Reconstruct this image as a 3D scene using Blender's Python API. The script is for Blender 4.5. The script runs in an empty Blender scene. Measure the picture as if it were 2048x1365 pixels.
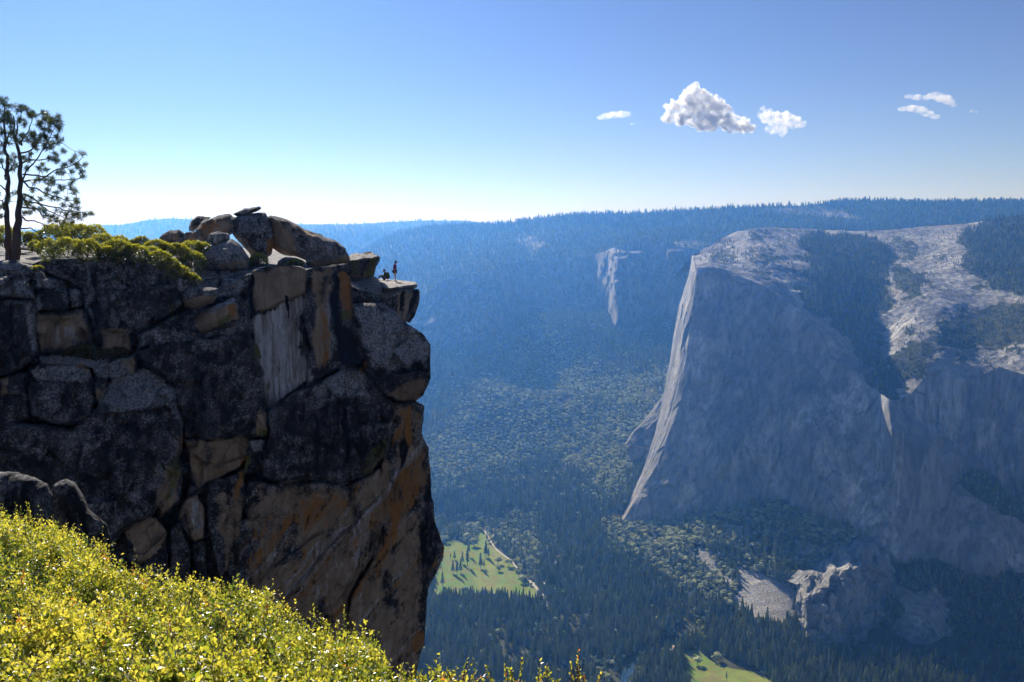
import bpy, bmesh, math, random
import numpy as np
from mathutils import Vector, Matrix
random.seed(7)
RNG = np.random.default_rng(11)
SC = bpy.context.scene
COL = SC.collection
R = math.radians

# ------------------------------------------------------------------ camera
PW, PH, FPX = 2048.0, 1365.0, 1991.0
PITCH = R(6.8)
cam_d = bpy.data.cameras.new('camera'); cam = bpy.data.objects.new('camera', cam_d); COL.objects.link(cam)
cam_d.sensor_width = 36.0; cam_d.lens = FPX / PW * 36.0
cam_d.clip_start = 0.1; cam_d.clip_end = 60000
cam.location = (0, 0, 0); cam.rotation_euler = (math.pi / 2 - PITCH, 0, 0)
SC.camera = cam

def at(u, v, Y):
    """world point on the sight line of photo pixel (u, v) at distance Y along +Y (works on arrays)"""
    u = np.asarray(u, float); v = np.asarray(v, float); Y = np.asarray(Y, float)
    a = (u - PW / 2) / FPX; b = -(v - PH / 2) / FPX
    ry = math.cos(PITCH) + b * math.sin(PITCH); rz = -math.sin(PITCH) + b * math.cos(PITCH)
    k = Y / ry
    return np.stack([a * k, Y + 0 * k, rz * k], -1)

FLOOR = -1070.0
def on_floor(u, v, z=FLOOR):
    p = at(u, v, 1.0)
    return p * (z / p[..., 2])[..., None]

# ------------------------------------------------------------------ noise
def _h(ix, iy, iz, seed):
    n = (ix.astype(np.int64) * 374761393 + iy.astype(np.int64) * 668265263 + iz.astype(np.int64) * 2147483647 + seed * 974634777) & 0xffffffff
    n = ((n ^ (n >> 13)) * 1274126177) & 0xffffffff
    n = ((n ^ (n >> 16)) * 2246822519) & 0xffffffff
    n = n ^ (n >> 15)
    return (n & 0xffffff) / float(0xffffff)
def vnoise(p, seed=0):
    f = np.floor(p); t = p - f; t = t * t * (3 - 2 * t); i = f.astype(np.int64)
    r = 0
    for dx in (0, 1):
        wx = t[..., 0] if dx else 1 - t[..., 0]
        for dy in (0, 1):
            wy = t[..., 1] if dy else 1 - t[..., 1]
            for dz in (0, 1):
                wz = t[..., 2] if dz else 1 - t[..., 2]
                r = r + wx * wy * wz * _h(i[..., 0] + dx, i[..., 1] + dy, i[..., 2] + dz, seed)
    return r * 2 - 1
def fbm(p, oct=4, seed=0, gain=.5, ridged=False):
    p = np.asarray(p, float); a = 1.0; s = 0; n = 0
    for k in range(oct):
        w = vnoise(p * (2.03 ** k) + 13.7 * k, seed + k)
        if ridged: w = 1 - 2 * np.abs(w)
        s = s + a * w; n += a; a *= gain
    return s / n
def worley(p, seed=0):
    """cell id jitter vector + F1, F2 (p: (N,3))"""
    f = np.floor(p); best = np.full(p.shape[:-1], 1e9); sec = best.copy(); cid = np.zeros(p.shape)
    off = np.zeros(p.shape)
    for dx in (-1, 0, 1):
        for dy in (-1, 0, 1):
            for dz in (-1, 0, 1):
                c = f + np.array([dx, dy, dz])
                ix, iy, iz = c[..., 0], c[..., 1], c[..., 2]
                j = np.stack([_h(ix, iy, iz, seed + 1), _h(ix, iy, iz, seed + 2), _h(ix, iy, iz, seed + 3)], -1)
                q = c + j; d = np.sqrt(((p - q) ** 2).sum(-1))
                m = d < best
                sec = np.where(m, best, np.minimum(sec, d))
                cid = np.where(m[..., None], j, cid); off = np.where(m[..., None], p - q, off)
                best = np.where(m, d, best)
    return best, sec, cid, off
def facets(p, seed=0, tilt=1.0):
    """piecewise tilted planes: broken rock facets"""
    f1, f2, cid, off = worley(p, seed)
    return ((cid - .5) * 2 * off).sum(-1) * tilt + (cid[..., 0] - .5), f2 - f1

class TPS:
    def __init__(s, pts, vals, lam=1e-3):
        s.p = np.asarray(pts, float); s.c = s.p.mean(0); s.k = np.abs(s.p - s.c).max()
        q = (s.p - s.c) / s.k; n = len(q); K = s._phi(q, q) + lam * np.eye(n)
        P = np.c_[np.ones(n), q]; A = np.zeros((n + 3, n + 3)); A[:n, :n] = K; A[:n, n:] = P; A[n:, :n] = P.T
        s.q = q; s.w = np.linalg.solve(A, np.r_[np.asarray(vals, float), 0, 0, 0])
    def _phi(s, a, b):
        d = ((a[:, None, :] - b[None]) ** 2).sum(-1); return 0.5 * d * np.log(d + 1e-12)
    def __call__(s, pts):
        pts = np.asarray(pts, float); sh = pts.shape[:-1]; q = ((pts - s.c) / s.k).reshape(-1, 2); out = np.empty(len(q))
        for i in range(0, len(q), 20000):
            b = q[i:i + 20000]; out[i:i + 20000] = s._phi(b, s.q) @ s.w[:-3] + np.c_[np.ones(len(b)), b] @ s.w[-3:]
        return out.reshape(sh)

# ------------------------------------------------------------------ polygons
def inside(poly, x, y):
    poly = np.asarray(poly, float); r = np.zeros(np.shape(x), bool); n = len(poly)
    for i in range(n):
        x0, y0 = poly[i]; x1, y1 = poly[(i + 1) % n]
        if y0 == y1: continue
        c = ((y0 > y) != (y1 > y)) & (x < (x1 - x0) * (y - y0) / (y1 - y0) + x0)
        r ^= c
    return r
def edge_dist(poly, x, y):
    poly = np.asarray(poly, float); n = len(poly); best = np.full(np.shape(x), 1e18)
    for i in range(n):
        x0, y0 = poly[i]; dx, dy = poly[(i + 1) % n] - poly[i]
        L = dx * dx + dy * dy + 1e-9
        t = np.clip(((x - x0) * dx + (y - y0) * dy) / L, 0, 1)
        best = np.minimum(best, (x - x0 - t * dx) ** 2 + (y - y0 - t * dy) ** 2)
    return np.sqrt(best)
def sdist(poly, x, y):
    d = edge_dist(poly, x, y); return np.where(inside(poly, x, y), d, -d)
def soft(poly, x, y, w):
    """1 inside, 0 outside, with a soft edge of w"""
    return np.clip(sdist(poly, x, y) / w + .5, 0, 1)

# ------------------------------------------------------------------ mesh helpers
def mesh_obj(name, verts, faces, mat=None, parent=None, smooth=True, attrs=None, mats=None, midx=None):
    verts = np.asarray(verts, np.float32).reshape(-1, 3)
    me = bpy.data.meshes.new(name)
    if isinstance(faces, np.ndarray):
        nf, k = faces.shape
        me.vertices.add(len(verts)); me.vertices.foreach_set('co', verts.ravel())
        me.loops.add(nf * k); me.loops.foreach_set('vertex_index', faces.astype(np.int32).ravel())
        me.polygons.add(nf); me.polygons.foreach_set('loop_start', np.arange(0, nf * k, k, dtype=np.int32))
        me.update(calc_edges=True)
    else:
        me.from_pydata([tuple(map(float, v)) for v in verts], [], faces)
    if smooth: me.polygons.foreach_set('use_smooth', np.ones(len(me.polygons), bool))
    for m in (mats or ([mat] if mat else [])): me.materials.append(m)
    if midx is not None: me.polygons.foreach_set('material_index', np.asarray(midx, np.int32))
    for k, a in (attrs or {}).items():
        a = np.asarray(a, np.float32)
        if a.ndim == 1:
            t = me.attributes.new(k, 'FLOAT', 'POINT'); t.data.foreach_set('value', a)
        else:
            t = me.attributes.new(k, 'FLOAT_VECTOR', 'POINT'); t.data.foreach_set('vector', a.ravel())
    me.update()
    o = bpy.data.objects.new(name, me); COL.objects.link(o)
    if parent: o.parent = parent
    return o
def empty(name, loc):
    o = bpy.data.objects.new(name, None); COL.objects.link(o); o.location = [float(c) for c in loc]; o.empty_display_size = .2
    return o
def tag(o, label=None, cat=None, group=None, kind=None):
    if label: o['label'] = label
    if cat: o['category'] = cat
    if group: o['group'] = group
    if kind: o['kind'] = kind
    return o
def grid_faces(nr, nc, base=0, flip=False):
    i = np.arange(nr * nc).reshape(nr, nc) + base
    f = np.stack([i[:-1, :-1], i[:-1, 1:], i[1:, 1:], i[1:, :-1]], -1).reshape(-1, 4)
    return f[:, ::-1] if flip else f
def interp_line(keys, pts, s):
    pts = np.asarray(pts, float); return np.stack([np.interp(s, keys, pts[:, k]) for k in range(pts.shape[1])], -1)
def arckeys(pts):
    p = np.asarray(pts, float)[:, :2]; d = np.r_[0, np.cumsum(np.sqrt((np.diff(p, axis=0) ** 2).sum(1)))]; return d / d[-1]
def loft(lines, keys, ns, nts):
    """lines: list of arrays of (u,v,Y) each with len(keys) points; nts: rows between consecutive lines -> (rows,ns,3) of u,v,Y"""
    s = np.linspace(0, 1, ns)
    L = []
    for k, l in enumerate(lines):
        kk = keys[k] if isinstance(keys[0], (list, tuple, np.ndarray)) else keys
        L.append(interp_line(kk, l, s))
    rows = []
    for a, b, n in zip(L[:-1], L[1:], nts):
        for t in np.arange(n) / n: rows.append(a * (1 - t) + b * t)
    rows.append(L[-1])
    return np.array(rows)

def normals_grid(P):
    du = np.gradient(P, axis=1); dv = np.gradient(P, axis=0)
    n = np.cross(du, dv); n /= np.linalg.norm(n, axis=-1, keepdims=True) + 1e-9
    return n

# ------------------------------------------------------------------ node helpers
class NT:
    def __init__(s, name):
        s.m = bpy.data.materials.new(name); s.m.use_nodes = True; s.t = s.m.node_tree; s.t.nodes.clear()
        s.out = s.t.nodes.new('ShaderNodeOutputMaterial')
    def n(s, typ, ins=None, **props):
        x = s.t.nodes.new('ShaderNode' + typ)
        for k, v in props.items(): setattr(x, k, v)
        for k, v in (ins or {}).items():
            sock = x.inputs[k]
            if isinstance(v, bpy.types.NodeSocket): s.t.links.new(v, sock)
            else: sock.default_value = v
        return x
    def link(s, a, b): s.t.links.new(a, b)
    def attr(s, name): return s.n('Attribute', attribute_name=name)
    def coord(s, scale=(1, 1, 1), which='Object', rot=(0, 0, 0)):
        c = s.n('TexCoord'); m = s.n('Mapping', {'Vector': c.outputs[which], 'Scale': scale, 'Rotation': rot}); return m.outputs[0]
    def noise(s, vec, scale, detail=6, rough=.6, dist=0):
        return s.n('TexNoise', {'Vector': vec, 'Scale': scale, 'Detail': detail, 'Roughness': rough, 'Distortion': dist}).outputs[0]
    def voro(s, vec, scale, feature='F1', out=0):
        return s.n('TexVoronoi', {'Vector': vec, 'Scale': scale}, feature=feature).outputs[out]
    def ramp(s, fac, stops, interp='LINEAR'):
        r = s.n('ValToRGB', {'Fac': fac}); cr = r.color_ramp; cr.interpolation = interp
        while len(cr.elements) < len(stops): cr.elements.new(.5)
        for e, (p, c) in zip(cr.elements, stops):
            e.position = p; e.color = (*c, 1) if not isinstance(c, (int, float)) else (c, c, c, 1)
        return r.outputs[0]
    def mix(s, fac, a, b, mode='MIX'):
        x = s.t.nodes.new('ShaderNodeMix'); x.data_type = 'RGBA'; x.blend_type = mode
        for sock, v in ((x.inputs[0], fac), (x.inputs[6], a), (x.inputs[7], b)):
            if isinstance(v, bpy.types.NodeSocket): s.t.links.new(v, sock)
            elif isinstance(v, (int, float)): sock.default_value = v if sock == x.inputs[0] else (v, v, v, 1)
            else: sock.default_value = (*v, 1)
        return x.outputs[2]
    def math(s, op, a, b=0.0, clamp=False):
        x = s.n('Math', operation=op, use_clamp=clamp)
        for i, v in enumerate((a, b)):
            if isinstance(v, bpy.types.NodeSocket): s.t.links.new(v, x.inputs[i])
            else: x.inputs[i].default_value = v
        return x.outputs[0]
    def bump(s, h, strength, dist, normal=None):
        d = {'Height': h, 'Strength': strength, 'Distance': dist}
        if normal is not None: d['Normal'] = normal
        return s.n('Bump', d).outputs[0]
    def bsdf(s, color, rough=.9, normal=None, spec=.2, **kw):
        d = {'Base Color': color if isinstance(color, bpy.types.NodeSocket) else (*color, 1), 'Roughness': rough, 'Specular IOR Level': spec}
        if normal is not None: d['Normal'] = normal
        d.update(kw)
        b = s.n('BsdfPrincipled', d); s.link(b.outputs[0], s.out.inputs[0]); return b

# ------------------------------------------------------------------ light, sky, colour management
SUN_AZ, SUN_EL = R(-20), R(31)
to_sun = Vector((math.sin(SUN_AZ) * math.cos(SUN_EL), math.cos(SUN_AZ) * math.cos(SUN_EL), math.sin(SUN_EL)))
sl = bpy.data.lights.new('sun', 'SUN'); so = bpy.data.objects.new('sun', sl); COL.objects.link(so)
sl.energy = 5.0; sl.angle = R(.5); sl.color = (1, .95, .87)
so.rotation_euler = (-to_sun).to_track_quat('-Z', 'Y').to_euler(); so.location = (0, 0, 300)
W = bpy.data.worlds.new('World'); SC.world = W; W.use_nodes = True
wn = W.node_tree.nodes; wn.clear()
sky = wn.new('ShaderNodeTexSky'); sky.sky_type = 'NISHITA'; sky.sun_disc = False
sky.sun_elevation = SUN_EL; sky.sun_rotation = SUN_AZ; sky.altitude = 2300; sky.air_density = 1.0; sky.dust_density = .3; sky.ozone_density = 3.0
bg = wn.new('ShaderNodeBackground'); bg.inputs[1].default_value = .063
wo = wn.new('ShaderNodeOutputWorld')
sm = wn.new('ShaderNodeMix'); sm.data_type = 'RGBA'; sm.blend_type = 'MULTIPLY'; sm.inputs[0].default_value = 1; sm.inputs[7].default_value = (.097, .089, .101, 1)
W.node_tree.links.new(sky.outputs[0], sm.inputs[6]); 
sg = wn.new('ShaderNodeGamma'); sg.inputs[1].default_value = 1.14
sx = wn.new('ShaderNodeMix'); sx.data_type = 'RGBA'; sx.blend_type = 'MULTIPLY'; sx.inputs[0].default_value = 1; sx.inputs[7].default_value = (10, 10, 10, 1)
W.node_tree.links.new(sm.outputs[2], sg.inputs[0]); W.node_tree.links.new(sg.outputs[0], sx.inputs[6]); W.node_tree.links.new(sx.outputs[2], bg.inputs[0]); W.node_tree.links.new(bg.outputs[0], wo.inputs[0])
SC.view_settings.view_transform = 'Standard'; SC.view_settings.look = 'None'
SC.view_settings.exposure = 0.45; SC.view_settings.gamma = 1; SC.view_settings.use_curve_mapping = False
SC.cycles.use_denoising = True
SC.cycles.max_bounces = 6; SC.cycles.diffuse_bounces = 3; SC.cycles.transmission_bounces = 4; SC.cycles.volume_bounces = 2
SC.cycles.transparent_max_bounces = 8; SC.cycles.sample_clamp_indirect = 4
SC.cycles.use_adaptive_sampling = True; SC.cycles.adaptive_threshold = .02

# the air of the valley: one even volume
HZ = NT('valley_haze_air')
HAZE_D, HAZE_C, HAZE_G = 0.000100, (.12, .38, 1.0), .74
hv = HZ.n('VolumePrincipled', {'Color': (*HAZE_C, 1), 'Density': HAZE_D, 'Anisotropy': HAZE_G, 'Absorption Color': (1, 1, 1, 1)})
HZ.link(hv.outputs[0], HZ.out.inputs['Volume'])
def haze_box():
    x0, x1, y0, y1, z0, z1 = -7000, 7000, -300, 10700, -1400, 300
    v = [(x, y, z) for x in (x0, x1) for y in (y0, y1) for z in (z0, z1)]
    f = [(0, 1, 3, 2), (4, 6, 7, 5), (0, 4, 5, 1), (2, 3, 7, 6), (0, 2, 6, 4), (1, 5, 7, 3)]
    o = mesh_obj('haze', v, f, HZ.m, smooth=False); tag(o, kind='stuff')
    return o
haze_box()
# ================================================================== materials of the far land
def granite_mat(name, light=(.90, .90, .88), dark=(.18, .19, .215), warm=(.50, .44, .38), streak=.012, bumpd=5.0, veg=True):
    t = NT(name)
    g = t.coord(); gv = t.coord((1, 1, .16))
    n1 = t.noise(gv, streak, 8, .68, .4); n2 = t.noise(g, .004, 6, .6); n3 = t.noise(gv, streak * 5, 6, .75)
    nst = t.noise(t.coord((1, 1, .05)), streak * 3.2, 5, .7)
    c = t.mix(t.ramp(n1, [(.40, 0), (.60, 1)]), dark, light)
    nbig = t.noise(t.coord((1, 1, .45)), streak * .35, 4, .6, .8)
    c = t.mix(t.ramp(nbig, [(.42, .75), (.55, 0)]), c, dark)
    c = t.mix(t.math('MULTIPLY', t.ramp(nst, [(.44, 1), (.56, 0)]), .55), c, dark)
    blk = t.voro(t.coord((1, 1, .4)), streak * .9, 'F1', 1)
    c = t.mix(.30, c, t.mix(t.n('SeparateColor', {0: blk}).outputs[0], dark, light))
    c = t.mix(t.math('MULTIPLY', t.ramp(n2, [(.5, 0), (.62, 1)]), .45), c, warm)
    c = t.mix(t.ramp(n3, [(.36, .8), (.56, 0)]), c, (dark[0] * .5, dark[1] * .5, dark[2] * .5))
    if veg:
        crk = t.ramp(t.voro(t.coord((1, 1, .22), rot=(0, .12, 0)), streak * .75, 'DISTANCE_TO_EDGE'), [(0, 0), (.05, 1)])
        c = t.mix(t.math('MULTIPLY', t.math('SUBTRACT', 1.0, crk), .38), c, (dark[0] * .5, dark[1] * .5, dark[2] * .55))
        va = t.attr('veg').outputs['Fac']; nv = t.noise(g, .045, 5, .7)
        f = t.ramp(t.math('ADD', t.math('MULTIPLY', va, 1.2), t.math('SUBTRACT', nv, 1.0)), [(.08, 0), (.2, 1)])
        c = t.mix(f, c, t.mix(nv, (.035, .05, .02), (.09, .10, .045)))
    h = t.math('ADD', t.math('MULTIPLY', n1, 1.0), t.math('MULTIPLY', n3, .5))
    nb = t.bump(h, 1.0, bumpd * 3)
    nb = t.bump(t.noise(g, .09, 5, .7), 1.0, bumpd * .8, nb)
    t.bsdf(c, .95, nb, .1)
    return t.m
M_GRAN = granite_mat('pale_granite')
M_GRAN_BACK = granite_mat('distant_granite', light=(.70, .68, .65), dark=(.15, .15, .16))

def ground_mat():
    t = NT('forest_floor')
    g = t.coord(); n = t.noise(g, .02, 8, .65); n2 = t.noise(g, .15, 5, .7)
    c = t.mix(t.ramp(n, [(.35, 0), (.7, 1)]), (.035, .045, .02), (.10, .10, .05))
    c = t.mix(t.ramp(n2, [(.55, 0), (.7, .8)]), c, (.16, .13, .09))
    rk = t.attr('rock').outputs['Fac']
    rc = t.mix(t.ramp(t.noise(g, .30, 5, .85), [(.42, 0), (.56, 1)]), (.10, .10, .11), (.58, .57, .56))
    c = t.mix(t.ramp(t.math('ADD', rk, t.math('MULTIPLY', t.math('SUBTRACT', n2, .5), 1.2)), [(.42, 0), (.55, 1)]), c, rc)
    t.bsdf(c, .95, t.bump(n2, .8, 3.0), .1)
    return t.m
M_GROUND = ground_mat()

# ================================================================== ground height field
gp = []   # world control points x, y, z
def gadd(u, v, Y):
    gp.append(at(u, v, Y))
for u, v in ((700, 1350), (850, 1350), (980, 1350), (1100, 1350), (1250, 1350), (1400, 1340), (1550, 1345), (870, 1250), (1050, 1250), (1250, 1260), (1400, 1260),
             (870, 1180), (1000, 1180), (1130, 1180), (1260, 1200), (900, 1120), (1000, 1120), (1080, 1110), (900, 1075), (980, 1060), (860, 1040), (780, 1100), (780, 1200)):
    gp.append(on_floor(u, v))
for x, y in ((-1500, 1500), (0, 1500), (600, 1500), (1100, 1700), (-1500, 2400), (-900, 3000), (-1600, 3300), (-700, 2000), (-200, 1900), (400, 1900), (760, 2000), (860, 2250), (740, 2300)):
    gp.append(np.array([x, y, FLOOR]))
for q in ((1150, 1090, 3130), (1200, 1075, 3130), (1240, 1047, 3140), (1330, 1052, 3070), (1400, 1030, 3040), (1450, 1005, 3035), (1500, 1005, 3005), (1560, 1015, 2955), (1640, 1045, 2865), (1700, 1065, 2785),
          (1300, 1130, 2900), (1400, 1130, 2820), (1500, 1120, 2790), (1600, 1130, 2700), (1400, 1200, 2640), (1500, 1180, 2640), (1580, 1190, 2600), (1500, 1240, 2500), (1590, 1260, 2470), (1640, 1320, 2330), (1720, 1340, 2290),
          (1730, 1120, 2680), (1660, 1110, 2720),
          (1080, 655, 5050), (1030, 720, 4800), (1140, 720, 4850), (960, 800, 4330), (1080, 780, 4520), (1200, 770, 4520), (1300, 770, 4380), (870, 850, 4330), (850, 900, 4050), (950, 880, 4100), (1080, 880, 4050), (1200, 860, 4050),
          (1280, 850, 3950), (1290, 930, 3600), (1240, 960, 3500), (860, 960, 3760), (960, 960, 3750), (1080, 960, 3680), (1170, 980, 3550), (1180, 1030, 3350), (1100, 1020, 3420), (980, 1020, 3520), (880, 1000, 3620),
          (1350, 800, 4200), (700, 850, 4400), (700, 960, 3800), (600, 1050, 3450)):
    gadd(*q)
for q in ((870, 2480, -1064), (960, 2420, -1068), (1100, 2300, -1070), (1000, 2650, -1050), (1150, 2520, -1062), (1350, 2400, -1060), (820, 2550, -1050)):
    gp.append(np.array(q, float))
for q in ((500, 4200, -750), (1200, 3600, -620), (2200, 3400, -500), (2600, 2600, -900), (1800, 2500, -950), (1300, 2700, -900), (2500, 1800, -1040), (1500, 2050, -1060), (-1500, 4300, -900), (-1600, 5600, -500),
          (-300, 5800, -600), (800, 5800, -500), (2500, 5500, -350), (-6000, 10500, -650), (0, 9000, -750), (0, 10900, -700), (6000, 10500, -500), (8000, 8000, -400)):
    gp.append(np.array(q, float))
gp = np.array(gp)
G_TPS = TPS(gp[:, :2] / 1000, gp[:, 2], lam=2e-4)
def ground_z(x, y):
    x = np.asarray(x, float); y = np.asarray(y, float)
    z = G_TPS(np.stack([x, y], -1) / 1000)
    z = np.maximum(z, FLOOR)
    rise = np.clip((z - FLOOR) / 120, 0, 1)
    p = np.stack([x, y, 0 * x], -1)
    return z + rise * (fbm(p / 240, 4, 3) * 26 + fbm(p / 60, 3, 5, ridged=True) * 5)
def uv_of(P):
    """photo pixel of world points"""
    x, y, z = P[..., 0], P[..., 1], P[..., 2]
    d = y * math.cos(PITCH) - z * math.sin(PITCH); up = y * math.sin(PITCH) + z * math.cos(PITCH)
    return PW / 2 + FPX * x / d, PH / 2 - FPX * up / d
s_ = np.r_[np.linspace(-.8, -.14, 60), np.linspace(-.135, .54, 430), np.linspace(.55, 1.1, 50)]
y_ = np.r_[np.linspace(900, 1900, 30), np.geomspace(1920, 5000, 420), np.geomspace(5050, 10900, 50)]
SS, YY = np.meshgrid(s_, y_)
GX = SS * YY; GZ = ground_z(GX, YY); GP = np.stack([GX, YY, GZ], -1)
gu, gv = uv_of(GP)
ROCK_POLY = [[(1462, 1130), (1500, 1140), (1560, 1165), (1592, 1180), (1595, 1230), (1560, 1258), (1500, 1235), (1462, 1205), (1480, 1170)],
             [(1390, 1090), (1425, 1105), (1440, 1140), (1470, 1165), (1460, 1180), (1420, 1140), (1395, 1120)],
             [(1300, 1055), (1312, 1065), (1318, 1090), (1300, 1085)], [(1080, 1080), (1100, 1090), (1125, 1135), (1110, 1140)],
             [(1180, 1120), (1235, 1140), (1240, 1150), (1185, 1135)], [(920, 960), (935, 985), (925, 1000)], [(1000, 1040), (1012, 1060), (1035, 1110), (1015, 1100)],
             [(1000, 1255), (1020, 1262), (1090, 1280), (1050, 1275)], [(1440, 1040), (1500, 1050), (1520, 1085), (1450, 1080)], [(1585, 1075), (1650, 1090), (1640, 1120), (1580, 1115)]]
rk = np.zeros(gu.shape)
gsoft = fbm(GP / 40, 3, 21) * 14
for i, p in enumerate(ROCK_POLY): rk = np.maximum(rk, np.clip((sdist(p, gu + gsoft, gv + gsoft * .6)) / 14 + .5, 0, 1) * (1 if i < 2 else .55))
rk = np.maximum(rk, .28 * np.clip(fbm(GP / 90, 4, 31) * 3 - .6, 0, 1))
gnd = mesh_obj('ground', GP.reshape(-1, 3), grid_faces(*gu.shape), M_GROUND, attrs={'rock': rk.ravel()})
tag(gnd, kind='structure')

# plateau under the far horizon, so that the land goes on behind the ridges
# ================================================================== lofted cliffs
def relief(name, UVY, mat, veg=None, disp=None, back=None, edge='ltrb', flip=False, close_back=700, kind='structure'):
    P = at(UVY[..., 0], UVY[..., 1], UVY[..., 2])
    if disp is not None:
        d = disp(P, UVY)
        P = P + normals_grid(P) * 0 + d
    nr, nc = P.shape[:2]
    V = [P.reshape(-1, 3)]; F = [grid_faces(nr, nc)]; A = [veg.ravel() if veg is not None else np.zeros(nr * nc)]
    base = nr * nc
    # thickness: carry the borders back, away from the valley
    def skirt(idx, vec):
        nonlocal base
        n = len(idx); q = P.reshape(-1, 3)[idx]; rows = [q + np.asarray(vec) * t for t in (.12, .35, 1.0)]
        V.extend(rows); allidx = [idx] + [np.arange(n) + base + n * k for k in range(3)]
        for a, b in zip(allidx[:-1], allidx[1:]):
            F.append(np.stack([a[:-1], a[1:], b[1:], b[:-1]], -1))
        A.extend([np.full(n, A[0].mean())] * 3); base += 3 * n
    I = np.arange(nr * nc).reshape(nr, nc)
    if 't' in edge: skirt(I[0], (0, close_back, -close_back * .25))
    def ray_back(idx, side):
        q = P.reshape(-1, 3)[idx]; v = q * (close_back / q[:, 1:2]); v[:, 0] += side * close_back * .18; return v
    if 'l' in edge: skirt(I[:, 0], ray_back(I[:, 0], 1))
    if 'r' in edge: skirt(I[:, -1], ray_back(I[:, -1], -1))
    o = mesh_obj(name, np.concatenate(V), np.concatenate(F), mat, attrs={'veg': np.concatenate(A)})
    tag(o, kind=kind)
    return P, o

def cliff_disp(amp, seed, horiz=1.0):
    def f(P, UVY):
        q = P * np.array([1, 1, .22])
        d = fbm(q / 150, 5, seed, .6) * amp * 1.5 + fbm(q / 42, 4, seed + 9, .6, True) * amp * .42 + fbm(P / 300, 3, seed + 4) * amp
        fc, _ = facets(P * np.array([1, 1, .35]) / 95, seed + 50)
        d = d + fc * amp * .8
        d = d * np.clip(np.hypot(UVY[..., 0] - 1388, (UVY[..., 1] - 522) * .8) / 70 - .25, 0, 1)
        out = np.zeros(P.shape); out[..., 1] = d; out[..., 0] = d * .25 * horiz
        return out
    return f

# --- main granite monolith, wall part (from its upper rim to its foot)
rim = [(1393, 545, 3430), (1430, 546, 3410), (1480, 553, 3385), (1530, 572, 3340), (1580, 612, 3270), (1640, 668, 3180), (1700, 738, 3080), (1745, 778, 3010), (1790, 806, 2940), (1850, 852, 2870), (1950, 905, 2790), (2015, 985, 2700), (2140, 1060, 2620)]
mid = [(1362, 800, 3290), (1400, 800, 3250), (1450, 800, 3225), (1500, 800, 3180), (1560, 820, 3110), (1620, 850, 3030), (1680, 900, 2950), (1735, 930, 2880), (1780, 960, 2800), (1840, 1000, 2740), (1920, 1050, 2680), (2000, 1100, 2600), (2140, 1150, 2520)]
foot = [(1236, 1058, 3150), (1325, 1066, 3060), (1390, 1050, 3035), (1440, 1030, 3020), (1500, 1025, 2990), (1560, 1035, 2940), (1630, 1060, 2860), (1690, 1085, 2780), (1740, 1120, 2700), (1800, 1160, 2660), (1890, 1190, 2600), (1990, 1210, 2520), (2140, 1230, 2450)]
low = [(1300, 1150, 3140), (1370, 1150, 3020), (1420, 1150, 3000), (1460, 1150, 2980), (1520, 1150, 2950), (1580, 1160, 2900), (1640, 1190, 2800), (1690, 1250, 2620), (1735, 1330, 2430), (1800, 1350, 2400), (1890, 1360, 2350), (1990, 1380, 2300), (2140, 1420, 2230)]
ks = arckeys(rim)
mid2 = [tuple((np.array(a_) + np.array(b_)) / 2 + np.array([16 if i == 0 else 8 if i == 1 else 0, 0, 0])) for i, (a_, b_) in enumerate(zip(mid, foot))]
UV1 = loft([rim, mid, mid2, foot, low], ks, 430, [150, 70, 70, 60])
u, v = UV1[..., 0], UV1[..., 1]
# buttress columns standing out of the shaded lower wall
for (cu, cv, ru, rv, h) in ((1830, 1240, 62, 110, 55), (1655, 1010, 40, 90, 25), (1560, 930, 70, 120, -22), (1470, 900, 60, 160, 18), (1610, 880, 60, 120, 14), (1770, 860, 40, 80, 40), (1960, 1060, 80, 120, 40)):
    e = ((u - cu) / ru) ** 2 + ((v - cv) / rv) ** 2
    UV1[..., 2] -= h * np.clip(1 - e, 0, 1) ** .7
ur = 1750 + (v - 780) * .16 + fbm(np.stack([v / 40, 0 * v, 0 * v], -1), 3, 19) * 8
st_ = np.clip((u - ur) / 24, 0, 1); st_ = st_ * st_ * (3 - 2 * st_)
UV1[..., 2] -= 150 * st_ * np.exp(-np.maximum(u - ur, 0) / 150) * np.clip((v - 770) / 30, 0, 1) * np.clip((1010 - v) / 150, 0, 1)
veg1 = np.zeros(u.shape); wj = fbm(np.stack([u / 34, v / 34, 0 * u], -1), 4, 23) * 40
for p in ([(1900, 960), (1990, 930), (2150, 1060), (2150, 1100), (2000, 1030)], [(1740, 1110), (1900, 1130), (2000, 1150), (2150, 1160), (2150, 1230), (1980, 1180), (1850, 1185), (1760, 1160)], [(1580, 1040), (1740, 1080), (1740, 1150), (1580, 1150)],
          [(1890, 1180), (2160, 1180), (2160, 1450), (1900, 1450)], [(1745, 1250), (1770, 1180), (1800, 1200), (1800, 1330), (1745, 1330)]):
    veg1 = np.maximum(veg1, soft(p, u + wj, v + wj * .7, 26))
CUT = 1.0
P1, o1 = relief('granite_monolith', UV1, M_GRAN, veg1 * .9, cliff_disp(14, 3), edge='r')
# prow strip: from the rim's left end down the nose, turned towards the sun
prow = np.array([(1397, 545, 3430), (1388, 620, 3390), (1378, 700, 3345), (1365, 780, 3305), (1345, 860, 3265), (1318, 930, 3225), (1280, 995, 3185), (1232, 1058, 3150)], float)
pk = arckeys(prow)
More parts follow.
